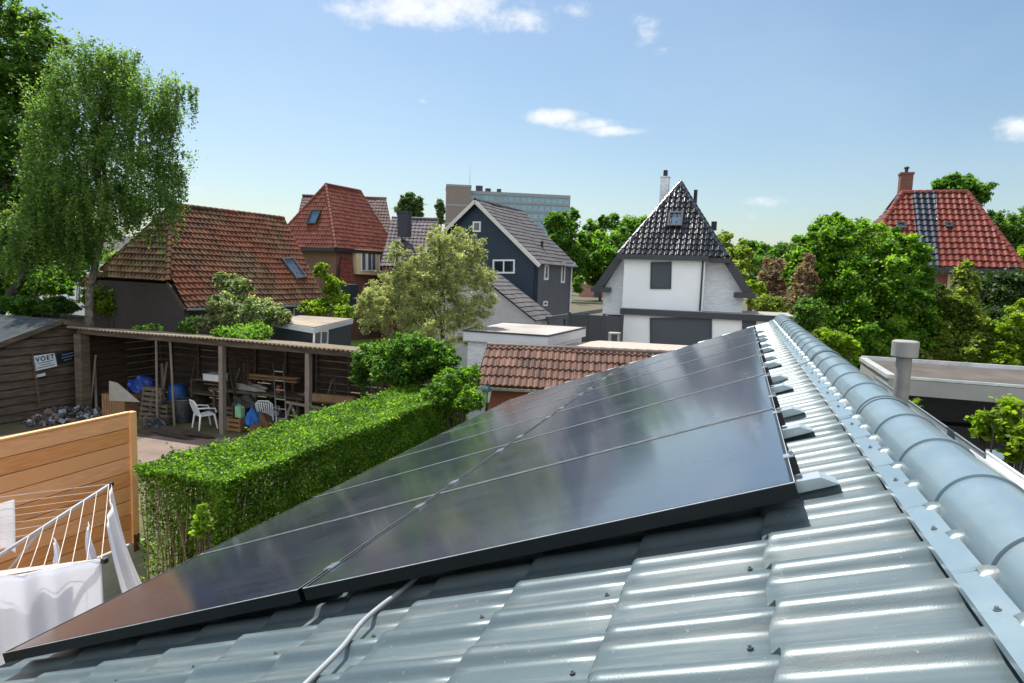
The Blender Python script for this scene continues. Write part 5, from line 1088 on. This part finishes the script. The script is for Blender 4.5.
cloth('white towel hanging at the left picture edge in front of the fence',on(3,.9,.45),on(3,.9,.62),.62,3,.02,n=12,name='towel')
cloth('small narrow white cloth pinned between the upper and level arms, nearer the tips',on(0,.86,.3),on(0,.86,.75),.62,4,.03,n=12,bunch=.2,name='small_cloth')
cloth('small narrow white cloth pinned between the upper and level arms, nearer the hub',on(0,.60,.3),on(0,.60,.8),.5,5,.03,n=12,bunch=.2,name='small_cloth')
cloth('white pillowcase hanging from the near line beside the large sheet',on(1,.98,.66),on(1,.98,.9),.8,6,.03,n=16,name='pillowcase')
# ------------------------------------------------------------------ small tiled roof, garage and other sheds beyond the panels
M_tbn=tile_mat('weathered_brown_tiles','#65493d',.7,spec=.3,var=.35,moss='#49302a',mossamt=.7,mosss=1.6)
A=Gs(475.6,385.4,1.5); A2=Gs(530.5,390.8,1.5); R1=Gs(485,344.4,2.35); R2=Gs(662,352.5,2.35); dv=(R2-R1); dv[2]=0; Ld=np.linalg.norm(dv)+1.6; dv/=np.linalg.norm(dv); B=A+dv*Ld; R2=R1+dv*Ld; 
R1=A+ (lambda w:w)(np.array([-dv[1],dv[0],0]))*abs((R1-A)@np.array([-dv[1],dv[0],0]))+dv*0.1+Zu*(R1[2]-A[2]); R2=R1+dv*(Ld-.1)
e=empty('tiled_outhouse',flatz((A+B)/2),'low outhouse with a mottled brown pantile roof just beyond the solar panels','outhouse')
tile_roof('roof_tiles',[A,B,R2,R1],.172,.385,M_tbn,e,hh=.045,drop=.035)
nv=np.array([-dv[1],dv[0],0]); hd=(R1-A)@nv; A_b=A+nv*2*hd; B_b=B+nv*2*hd; tile_roof('roof_tiles',[B_b,A_b,R1,R2],.172,.385,M_tbn,e,hh=.045,drop=.035)
ridge_tiles('ridge_tiles',[(R1,R2)],.11,.33,tile_mat('dark_ridge_tiles','#4a3a34',.6,var=.2),e)
wl=lambda p,k=.12:p+dv*k
mb=MB(); mb.prism([flatz(A+dv*.25+nv*.3),flatz(B-dv*.2+nv*.3),flatz(B_b-dv*.2-nv*.3),flatz(A_b+dv*.25-nv*.3)],(0,0,A[2]+.1)); mb.build('wall',brick('outhouse_brick','#8a4a2e','#7d6a60'),e)
mb=MB(); mb.prism([A+dv*.25+nv*.3+Zu*.02,A_b+dv*.25-nv*.3+Zu*.02,R1+dv*.25-Zu*.1],dv*.2); mb.build('gable_wall',MATS['outhouse_brick'],e)
mb=MB(); mb.bar(A-nv*.05-Zu*.06,B-nv*.05-Zu*.06,.1,.07); mb.build('gutter',pm('green_gutter','#7a8070',.6),e)
# lantern
lp=A-nv*.25+dv*.28; lp=Ws(487,392,13.5)
e=empty('garden_lantern',flatz(lp),'old style lantern on a dark post at the corner of the tiled outhouse','lantern')
mb=MB(); mb.tube([flatz(lp),lp-Zu*.3],.035,8); mb.build('post',M_black,e)
mb=MB(); mb.lathe(lp-Zu*.26,[(.06,-.05),(.09,0)],6); 
for k in range(6): a=k*math.pi/3; mb.bar(lp-Zu*.26+np.array([.085*math.cos(a),.085*math.sin(a),0]),lp+Zu*.04+np.array([.13*math.cos(a),.13*math.sin(a),0]),.012,.012)
mb.lathe(lp+Zu*.04,[(.16,0),(.12,.06),(.05,.13),(.045,.17),(.02,.2),(.01,.25)],6); mb.build('lantern_frame',pm('lantern_verdigris','#3c5450',.5,metal=.3),e)
mb=MB(); mb.lathe(lp-Zu*.255,[(.075,0),(.12,.29)],6); mb.build('lantern_glass',pm('lantern_glass','#b9c4b8',.2,spec=.8),e)
# white garage with flat roof
P1=Gs(463.5,331,2.6); P2=Gs(502.5,323,2.6); P3=Gs(586,328,2.6); P4=P1+P3-P2
q4=Gs(548,336.5,2.6); P4=q4
e=empty('white_garage',flatz((P1+P3)/2),'white brick garage with flat roof and broad pale fascia behind the pantile outhouse','garage')
ct=(P1+P2+P3+P4)/4; sc_=lambda p,k:np.array([ct[0]+(p[0]-ct[0])*k,ct[1]+(p[1]-ct[1])*k,p[2]])
mb=MB(); mb.prism([P1,P4,P3,P2],(0,0,-.30)); mb.build('fascia',M_fascia,e)
mb=MB(); mb.prism([sc_(p,.97)+Zu*.002 for p in (P1,P4,P3,P2)],(0,0,.02)); mb.build('roof',pm('pale_bitumen','#a09c98',.9,var=.12,vs=2,alt='#6f655c',altamt=.5,alts=.5),e)
mb=MB(); 
for a,b in ((P1,P4),(P4,P3),(P3,P2),(P2,P1)): mb.bar(a+Zu*.015,b+Zu*.015,.06,.05)
mb.build('roof_edge',M_anth,e)
mb=MB(); mb.prism([flatz(sc_(p,.93)) for p in (P1,P4,P3,P2)],(0,0,P1[2]-.31)); mb.build('wall',M_wb,e)
# low flat roof behind the outhouse ridge
a=Gs(598,341,2.2); b=Gs(770,350.5,2.2); d_=np.array([b[0]-a[0],b[1]-a[1],0]); d_/=np.linalg.norm(d_); nn=np.array([d_[1],-d_[0],0])
e=empty('low_flat_store',flatz((a+b)/2+nn),'low store with a pinkish gravel flat roof in front of the white house','store')
mb=MB(); mb.prism([a,b,b+nn*2.4,a+nn*2.4-d_*1.2],(0,0,-.22)); mb.build('fascia',M_fascia,e)
mb=MB(); mb.prism([a+d_*.05+nn*.05+Zu*.003,b-d_*.05+nn*.05+Zu*.003,b+nn*2.35-d_*.05+Zu*.003,a+nn*2.35-d_*1.1+Zu*.003],(0,0,.02)); mb.build('roof',pm('pinkish_gravel','#a8968c',.9,var=.15,vs=9),e)
mb=MB(); mb.prism([flatz(a+nn*.2+d_*.2),flatz(b+nn*.2-d_*.2),flatz(b+nn*2.2-d_*.2),flatz(a+nn*2.2-d_*.5)],(0,0,a[2]-.23)); mb.build('wall',M_wb,e)
for k,px in enumerate((661,672,683,692)):
    q=Gs(px,341.5+ (px-661)*.03,2.2); mb=MB(); mb.tube([q,q+Zu*.42],.012,6); o=mb.build('vent_rod',M_bin); props(o,'%s thin steel rod from the left on the pinkish flat roof'%['first','second','third','fourth'][k],'rod','thin rods on the pinkish flat roof')
# pergola beam, charcoal garden fence and little table between the houses
a=Gs(547,319,2.35); b=Gs(622,307.5,2.85); b=VPL(a,math.degrees(math.atan2((Gs(621,307,2.6)-a)[0],(Gs(621,307,2.6)-a)[1])),621,307.5)
e=empty('pergola',flatz(a),'long dark pergola beam on posts running towards the white house','pergola')
mb=MB(); mb.bar(a,b,.16,.22); mb.build('beam',M_anth,e)
for t in (.02,.2,.5,.98): q=a+(b-a)*t; mb=MB(); mb.box((q+flatz(q))/2-Zu*.05,(.12,.12,q[2]-.2)); mb.build('post',M_anth,e)
a=Gs(569,330,1.0); b=Gs(620,334,1.0); a=np.array(Ws(569,325,27)); b=np.array(Ws(622,326,26.5)); a[2]=0; b[2]=0; e=empty('charcoal_fence',a,'charcoal board fence with slim uprights between the black and white houses','fence')
mb=MB(); n_=30
for i in range(n_): q=a+(b-a)*(i+.5)/n_; mb.box(q+Zu*1.55,(.10,.03,3.1),rz=math.atan2(*(b-a)[[1,0]]))
mb.build('boards',M_anth,e)
for t in (0,.33,.66,1): q=a+(b-a)*t; mb=MB(); mb.box(q+Zu*1.6,(.12,.12,3.2)); mb.build('post',M_anth,e)
q=Ws(614,345,21); q[2]=0
e=empty('garden_table',q,'small grey garden table in front of the charcoal fence','table'); zt_=Ws(614,333,21)[2]
mb=MB(); mb.box(q+Zu*zt_,(.42,.4,.05)); mb.build('table_top',pm('grey_table','#9a9896',.7),e)
for sx in (-.17,.17):
    for sy_ in (-.15,.15): mb=MB(); mb.box(q+np.array([sx,sy_,zt_/2]),(.05,.05,zt_-.04)); mb.build('leg',MATS['grey_table'],e)
q=Ws(594,278,140); q[2]=0
e=empty('garden_wall_shed',q,'small distant brick shed with a dark door between the houses','shed'); dz=Ws(594,280,50)[2]; k_=50*S/FPX
a=Ws(579,285,140); b=Ws(606,286.5,140); zt_=3.4; a[2]=0; b[2]=0; mb=MB(); mb.prism([a,b,b+np.array([-1,6,0]),a+np.array([-1,6,0])],(0,0,zt_)); mb.build('wall',brick('pink_brick','#96685a','#8a7a70'),e)
p=a+(b-a)*.7; fn_=np.array([(b-a)[1],-(b-a)[0],0]); fn_/=np.linalg.norm(fn_); mb=MB(); mb.box(p+Zu*zt_*.4+fn_*.04,(1.8,.06,zt_*.8),rz=math.atan2((b-a)[1],(b-a)[0])); mb.build('door',M_anth,e)
# ------------------------------------------------------------------ carport on the right
cz=2.6*S; xa=2.44*S; ya=12.4*S; yb2=15.15*S; xb=11.
e=empty('carport',((xa+xb)/2,ya,0),'flat roofed carport with a wide pale fascia and a dark interior behind the vent pipe','carport')
mb=MB(); mb.box(((xa+xb)/2,(ya+yb2)/2,cz-.16),(xb-xa,yb2-ya,.32)); mb.build('fascia',pm('carport_fascia','#8e8f8b',.6,var=.1,vs=2),e)
mb=MB(); mb.box(((xa+xb)/2+.05,(ya+yb2)/2,cz+.008),(xb-xa-.2,yb2-ya-.12,.018)); mb.build('roof',pm('carport_bitumen','#48413c',.9,var=.2,vs=2,alt='#5c5650',altamt=.6,alts=.5,bump=.2,bs=50),e)
mb=MB(); mb.bar((xa+.04,ya-.01,cz+.03),(xa+.04,yb2,cz+.03),.16,.08); mb.bar((xa,ya+.03,cz+.02),(xb,ya+.03,cz+.02),.06,.06); mb.bar((xa,yb2-.04,cz+.05),(xb,yb2-.04,cz+.05),.08,.12); mb.build('roof_trim',pm('trim_pale_metal','#c4c8c8',.4,metal=.4),e)
mb=MB(); mb.box(((xa+xb)/2,yb2-.1,(cz-.32)/2),(xb-xa-.1,.1,cz-.32)); mb.build('back_wall',M_shedwall,e)
mb=MB(); mb.box((xa+.1,(ya+yb2)/2+.2,(cz-.32)/2),(.1,yb2-ya-.5,cz-.32)); mb.build('side_wall',M_shedwall,e)
for X in (xa+.25,xa+3.4,xb-.4): mb=MB(); mb.box((X,ya+.15,(cz-.32)/2),(.12,.12,cz-.32)); mb.build('post',M_wood_grey,e)
mb=MB(); mb.box((xa+2.4,yb2-.5,.9),(1.6,.5,1.8)); o=mb.build('storage_cabinet',M_black); 
props(o,'tall dark cabinet against the back wall inside the carport','cabinet')
q=W(996,458,7.6); e=empty('water_butt',flatz(q),'blue grey water butt below the leafy branch near the gutter','water butt'); mb=MB(); mb.lathe(flatz(q),[(.24,0),(.3,.3),(.32,.8),(.3,q[2]-.05),(.26,q[2])],20); mb.build('barrel_body',pm('butt_plastic','#59666d',.5,var=.1),e); mb=MB(); mb.lathe(q,[(.28,0),(.27,.04),(.1,.06)],20); mb.build('lid',MATS['butt_plastic'],e)
# ------------------------------------------------------------------ trees and shrubs
def PB(x,y,d,rx,ry): return (x,y,d*S,rx,ry)
LM_dark=leaf_mat('dark_leaves',['#2e4a26','#4a6c32','#6a8e40','#94ae58'],.5,tint=(1.35,1.5,.65))
LM_birch=leaf_mat('birch_leaves',['#456439','#5c8046','#7c9c50','#a4b468'],.52,tint=(1.4,1.45,.75))
LM_mid=leaf_mat('mid_green_leaves',['#2e4a28','#48702e','#689238','#90b04c'],.5)
LM_bright=leaf_mat('bright_leaves',['#34561f','#527c28','#7ca434','#a8c650'],.5)
LM_willow=leaf_mat('willow_leaves',['#76845a','#9aa670','#bcc48c','#dadcae'],.45,tint=(1.4,1.4,.8))
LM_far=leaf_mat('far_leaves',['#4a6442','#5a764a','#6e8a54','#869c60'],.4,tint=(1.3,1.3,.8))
LM_olive=leaf_mat('olive_leaves',['#56682c','#73863a','#919f48','#aeb660'],.5)
LM_red=leaf_mat('russet_leaves',['#75605080'[:7],'#8e7462','#a68c76','#80685a'],.3)
LM_yg=leaf_mat('yellow_green_leaves',['#55701c','#728f24','#8fa830','#adc048'],.5)
LM_ivy=leaf_mat('ivy_leaves',['#1c3018','#2a4220','#3e5828','#5a7434'],.4)
LM_flow=leaf_mat('elder_flowers',['#3c5a30','#678250','#a8b084','#e0dfc0'],.4)
def gb(px,d): q=W(px,300,d*S); return flatz(q)
tree('deciduous_tree','large dark leafy tree at the left edge with a trunk leaning to the right','tree',[PB(18,60,24,42,52),PB(-30,110,24,60,70),PB(10,150,24,50,60),PB(32,90,24.5,30,32),PB(-20,215,23.5,50,50),PB(30,215,24,34,46),PB(-60,40,25,50,60),PB(6,20,24,30,22),PB(52,45,24.5,16,16),PB(55,248,24.5,34,18),PB(5,262,24.5,34,20),PB(75,225,24.5,28,22)],flatz(W(-28,374,23*S)),85000,.10,LM_dark,pm('dark_bark','#2b2621',.95,var=.3,vs=9,bump=.4),r0=.28,K=60,cl=.3,limbs=4,sag=.05,top0=W(78,150,22.5*S))
e=tree('birch_tree','tall drooping birch with a slim upright trunk in front of the barn house','tree',[PB(50,110,20.5,22,40),PB(45,170,20.5,24,40),PB(35,215,20.5,30,34),PB(70,240,20.5,26,22),PB(20,250,20.5,22,22),PB(95,75,21,45,38),PB(140,95,21,42,36),PB(70,120,20.5,42,50),PB(125,150,21,52,50),PB(160,120,21,18,34),PB(95,200,20.5,45,42),PB(150,195,21,36,38),PB(60,180,20,36,40),PB(172,172,21.5,17,24),PB(180,85,21,18,14),PB(60,225,20.5,40,28),PB(110,60,21,34,22)],gb(80,21),52000,.06,LM_birch,M_birch,r0=.17,K=40,cl=.3,droop=.7,limbs=9,shell=.6,sag=.08,fill=.06,strands=1900,slen=1.5,per=30,aspect=.45)
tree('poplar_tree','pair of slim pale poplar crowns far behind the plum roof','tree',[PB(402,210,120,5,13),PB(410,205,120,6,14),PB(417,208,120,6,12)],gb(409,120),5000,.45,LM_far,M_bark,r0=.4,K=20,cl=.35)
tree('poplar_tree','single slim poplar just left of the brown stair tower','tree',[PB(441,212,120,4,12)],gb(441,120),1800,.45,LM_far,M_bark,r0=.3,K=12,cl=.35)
M_g='trees between the black and the white house'
tree('oak_tree','dark branchy tree directly right of the black house roof','tree',[PB(562,235,110,17,19),PB(556,222,110,10,12),PB(573,216,110,6,9),PB(572,262,110,16,20),PB(585,240,112,8,10)],gb(566,110),20000,.36,LM_mid,M_bark,r0=.4,group=M_g,K=26,cl=.26)
tree('maple_tree','bright yellow green tree left of the white house','tree',[PB(595,255,118,20,18),PB(612,266,118,16,16),PB(582,270,118,14,14),PB(600,238,120,10,9)],gb(600,118),18000,.38,LM_bright,M_bark,r0=.35,group=M_g,K=26,cl=.26)
tree('linden_tree','rounded mid green tree behind and above the bright tree by the white house','tree',[PB(632,232,160,20,16),PB(648,226,160,12,12),PB(622,246,155,16,16),PB(610,224,165,12,9),PB(592,228,166,10,8)],gb(632,160),17000,.52,LM_mid,M_bark,r0=.5,group=M_g,K=26,cl=.28)
tree('shade_tree','dark bush like tree low beside the distant brick shed','tree',[PB(598,276,122,14,9),PB(612,279,122,12,9),PB(578,284,100,6,10)],gb(600,122),9000,.34,LM_dark,M_bark,r0=.2,group=M_g,K=16,cl=.3)
M_g='trees behind the right slope of the white house'
tree('ash_tree','olive green tree touching the right slope of the white house','tree',[PB(722,250,52,12,16),PB(738,260,50,14,18),PB(730,278,48,16,20),PB(722,236,54,6,7)],gb(728,50),12000,.17,LM_olive,M_bark,r0=.3,group=M_g,K=18,cl=.3)
tree('distant_tree','small dark rounded tree on the skyline left of the russet tree','tree',[PB(748,247,90,10,8),PB(756,252,90,8,8)],gb(750,90),5000,.3,LM_dark,M_bark,r0=.4,group=M_g,K=14,cl=.3)
tree('distant_tree','pale green rounded tree just left of the russet tree','tree',[PB(762,262,70,13,14),PB(748,272,66,12,14),PB(772,258,75,9,10)],gb(760,70),9000,.24,LM_mid,M_bark,r0=.4,group=M_g,K=16,cl=.3)
tree('distant_tree','dark tree on the skyline behind the big ivy tree','tree',[PB(783,251,95,14,8),PB(797,254,95,12,9)],gb(785,95),6000,.32,LM_dark,M_bark,r0=.4,group=M_g,K=16,cl=.3)
FARL=['far tree right of the black gabled house','far tree hidden behind the black gabled house','far tree between the office block and the linden','far tree left of the white house roof','far tree right behind the white house roof','far tree behind the huge green tree','far tree behind the glazed red chimney','far tree at the right edge behind the glazed red house','far tree behind the ridge of the barn house','far tree behind the birch trunk','far tree at the left edge of the tree line','far tree behind the plum roof','far tree behind the silvery willow']
for i,(x,y,d,rx,ry) in enumerate(((545,262,150,26,9),(510,262,150,30,8),(600,244,160,26,9),(650,250,170,30,10),(700,256,165,26,10),(830,262,150,40,12),(900,268,150,50,14),(1000,262,140,50,18),(240,250,150,60,14),(130,250,140,60,16),(30,240,130,60,18),(380,252,160,50,12),(450,255,160,40,10))):
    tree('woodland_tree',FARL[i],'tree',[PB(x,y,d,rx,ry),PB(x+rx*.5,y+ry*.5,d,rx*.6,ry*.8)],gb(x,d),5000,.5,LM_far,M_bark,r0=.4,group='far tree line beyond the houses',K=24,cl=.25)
tree('russet_tree','brownish pink leaved tree right of the white house','tree',[PB(772,275,36,13,17),PB(762,288,36,10,12),PB(784,268,37,9,12),PB(776,292,36,11,14)],gb(772,36),14000,.10,LM_red,M_bark,r0=.15,K=22,cl=.26)
bush('clipped_hedge_piece','low clipped green hedge beyond the flat roof of the white house','hedge',[PB(765,305,33,16,8),PB(780,305,33,12,8)],6000,.09,LM_olive,K=20,cl=.4)
bush('golden_shrub','yellow green shrub right of the white house verge','shrub',[PB(757,288,34,9,7),PB(748,286,35,6,6)],3500,.09,LM_yg,K=14,cl=.35)
# big climber covered tree mass
tree('ivy_clad_tree','huge rounded bright green tree filling the view left of the glazed red roof','tree',[PB(832,250,17,34,32),PB(805,258,17,18,20),PB(800,278,17,14,18),PB(868,248,17,36,26),PB(895,268,17,32,34),PB(820,285,17,30,36),PB(860,295,16.5,46,46),PB(900,312,16.5,38,40),PB(840,335,16,42,30),PB(885,345,16.2,40,26),PB(908,262,17,16,18),PB(835,228,17,20,12)],gb(862,17.5),175000,.06,LM_bright,M_bark,r0=.3,K=64,cl=.22,shell=.88,fill=.12,soft=.36)
bush('russet_shrub','dry brownish pink shrub at the lower left of the huge green tree','shrub',[PB(806,282,15.6,11,18),PB(799,300,15.4,12,16),PB(808,262,16,7,10)],9000,.045,LM_red,K=24,cl=.28)
bush('dark_shrub','dark green shrub behind the far end of the metal ridge','shrub',[PB(812,312,14.5,16,14),PB(800,325,14.5,12,12)],9000,.05,LM_dark,K=20,cl=.3)
bush('flowering_shrub','pale yellow green shrub just beyond the metal ridge','shrub',[PB(838,342,12.5,17,12),PB(826,334,12.6,9,8),PB(850,350,12.3,10,9)],7000,.045,LM_yg,K=24,cl=.3)
bush('ivy_wall','dark ivy mass under the eave of the glazed red roof','ivy',[PB(1000,298,19,34,26),PB(950,330,17,45,24),PB(920,320,17.5,22,26),PB(1000,335,16.5,40,24),PB(930,290,19,12,12)],45000,.07,LM_ivy,K=46,cl=.25,shell=.8)
tree('cypress_tree','olive green conifer with a pointed top in front of the glazed red house','tree',[PB(965,282,16,10,20),PB(962,305,16,20,20),PB(965,330,16,28,22),PB(958,350,15.8,30,16),PB(985,340,15.8,18,14),PB(966,266,16,5,8)],gb(965,16.2),42000,.05,LM_olive,M_bark,r0=.14,K=36,cl=.26)
bush('yellow_shrub','yellow green shrub at the right picture edge behind the carport roof','shrub',[PB(1012,335,15.2,18,22),PB(1024,318,15.4,14,18),PB(1005,355,15,14,12),PB(1032,350,15,16,16)],20000,.05,LM_yg,K=34,cl=.28)
tree('beech_tree','rounded green tree rising behind the ridge of the glazed red roof','tree',[PB(958,188,44,18,13),PB(975,196,44,16,14),PB(940,184,44,8,6)],gb(962,44),14000,.16,LM_mid,M_bark,r0=.4,K=22,cl=.28)
tree('beech_tree','dark green tree right of the glazed red roof slope','tree',[PB(1004,225,42,16,16),PB(1020,238,42,18,20),PB(1035,215,42,16,16)],gb(1015,42),13000,.16,LM_dark,M_bark,r0=.4,K=22,cl=.28)
tree('beech_tree','yellow green tree low at the right picture edge behind the glazed red roof','tree',[PB(1022,262,36,12,14),PB(1035,255,36,14,18)],gb(1028,36),7000,.13,LM_yg,M_bark,r0=.3,K=18,cl=.28)
bush('near_shrub','fresh yellow green shrub in front of the dark carport at the right edge','shrub',[PB(1005,428,5.6,27,18),PB(1024,415,5.6,24,20),PB(988,432,5.7,14,10),PB(1035,440,5.5,26,22),PB(1015,452,5.5,12,10)],2400,.042,LM_yg,K=26,cl=.36,fill=.05)
bush('near_shrub','few pale leaves poking up just behind the metal ridge','shrub',[PB(872,410,6.5,9,7),PB(915,405,7,8,6)],260,.035,LM_yg,K=10,cl=.4)
# around the lean-to, barn house and willow
tree('willow_bush','tall silvery olive willow in front of the black gabled house, right crown','willow',[PB(450,262,18.5,28,32),PB(418,290,18.4,24,30),PB(425,262,18.4,16,20),PB(482,295,18.5,14,26),PB(470,290,18.5,26,34),PB(430,300,18.3,30,38),PB(445,330,18,40,20),PB(465,245,18.6,18,18),PB(478,265,18.8,10,26),PB(440,238,18.5,13,14)],gb(450,18.5),62000,.052,LM_willow,M_bark,r0=.12,K=48,cl=.24,shell=.7,up=.1,aspect=.28,fill=.06)
tree('willow_bush','shorter silvery olive willow with a narrow top beside the cream bay window','willow',[PB(398,270,18,14,26),PB(385,300,18,24,26),PB(405,312,18,24,30),PB(372,312,18,16,20),PB(398,250,18,6,12)],gb(393,18),28000,.052,LM_willow,M_bark,r0=.1,K=36,cl=.24,shell=.7,up=.1,aspect=.28,fill=.06)
bush('climbing_shrub','rounded dark green climber spilling over the right end of the lean-to','shrub',[PB(415,358,13.6,30,22),PB(395,365,13.5,24,22),PB(437,362,13.7,20,20),PB(372,356,14,18,12),PB(410,342,13.8,20,9),PB(361,372,14.2,9,22)],60000,.045,LM_mid,K=46,cl=.24,shell=.85)
bush('hedge_shrub','loose green shrub at the far end of the clipped hedge by the outhouse','shrub',[PB(455,385,12.8,22,17),PB(468,378,13,13,12),PB(440,396,12.4,20,14),PB(470,400,12.2,14,14)],26000,.04,LM_bright,K=34,cl=.26,shell=.8)
bush('elder_bush','pale flowering elder in front of the barn house wall','shrub',[PB(232,308,19,22,14),PB(262,312,18.8,22,14),PB(238,288,19.4,14,12),PB(222,282,19.6,8,10),PB(205,322,18.6,12,8),PB(282,316,18.6,10,9)],26000,.055,LM_flow,K=40,cl=.25)
bush('garden_shrub','bright green shrub showing over the lean-to roof below the elder','shrub',[PB(248,333,17.2,26,8),PB(230,336,17,16,7)],9000,.05,LM_bright,K=22,cl=.3)
bush('wall_climber','yellow green climber growing up the right edge of the barn roof','climber',[PB(322,270,25,7,9),PB(332,285,25,10,12),PB(338,303,25,12,12),PB(318,308,24.5,16,9),PB(345,315,24,12,10)],16000,.065,LM_yg,K=26,cl=.28)
bush('ivy_patch','dark creeper low on the barn gable wall','climber',[PB(150,330,20.8,14,6),PB(190,327,20.6,10,8)],4000,.05,LM_mid,K=16,cl=.3)
M_g='shrubs behind the plank shed'
bush('shade_thicket','broad dark green thicket at the left edge under the leaning trunk','shrub',[PB(10,268,27,38,24),PB(48,275,29,28,18),PB(72,262,30,18,16),PB(-10,285,26,30,18)],22000,.10,LM_dark,K=34,cl=.28)
for i,(x,y,d,rx,ry,m,lb) in enumerate(((40,282,26,24,14,LM_bright,'bright shrub on the lawn seen left of the birch trunk'),(105,300,24,16,18,LM_yg,'yellow shrub between the birch trunk and the barn house'),(20,305,22,22,8,LM_mid,'low green shrub at the left edge above the plank shed roof'),(70,255,34,22,14,LM_bright,'sunny shrub farther off behind the birch trunk'),(118,262,40,16,14,LM_yg,'pale yellow shrub far behind the birch crown'),(58,305,23,14,8,LM_dark,'dark shrub beside the grey path left of the birch'),(10,262,30,24,20,LM_mid,'green shrub far left under the leaning trunk'),(88,280,36,12,8,LM_red,'reddish shrub behind the birch trunk'))):
    bush('garden_shrub',lb,'shrub',[PB(x,y,d,rx,ry),PB(x+rx*.6,y+ry*.4,d,rx*.7,ry*.7)],6500,.085,m,group=M_g,K=20,cl=.3)
# grey sheds beyond the plank shed
for lab,pts,zz in (('grey flat shed roof behind the plank shed, nearer one',((18,312),(88,318),(88,306),(28,296)),1.9),('small grey shed roof farther left behind the plank shed',((15,303),(40,300),(30,290),(8,294)),2.4)):
    P_=[Gs(x,y,zz) for x,y in pts]; e=empty('grey_store',flatz(sum(P_)/4),lab,'shed'); mb=MB(); mb.prism(P_,(0,0,.1)); mb.build('roof',pm('slate_grey_roof','#43484e',.7,var=.15,vs=1),e); cc=sum(P_)/4
    mb=MB(); mb.prism([flatz(cc+(p-cc)*.9) for p in P_],(0,0,P_[0][2]-.02)); mb.build('wall',M_wood_old,e)
# far houses glimpsed between the birch branches
for lab,x,y,d,w_,m in (('far white rendered house glimpsed through the birch branches',108,262,70,5,M_wb),('far grey roofed house glimpsed left of the barn ridge',132,265,75,5,M_side)):
    q=gb(x,d); zz=Ws(x,y,d)[2]; e=empty('distant_house',q,lab,'house'); mb=MB(); mb.box(q+Zu*(zz/2),(w_*2,7,zz)); mb.build('wall',m,e)
    mb=MB(); mb.prism([q+np.array([-w_-.3,-3.8,zz]),q+np.array([w_+.3,-3.8,zz]),q+np.array([w_+.3,0,zz+3.2]),q+np.array([-w_-.3,0,zz+3.2])],(0,.1,.1)); mb.prism([q+np.array([-w_-.3,3.8,zz]),q+np.array([w_+.3,3.8,zz]),q+np.array([w_+.3,.1,zz+3.2]),q+np.array([-w_-.3,.1,zz+3.2])],(0,.1,.1)); mb.build('roof',M_tg,e)
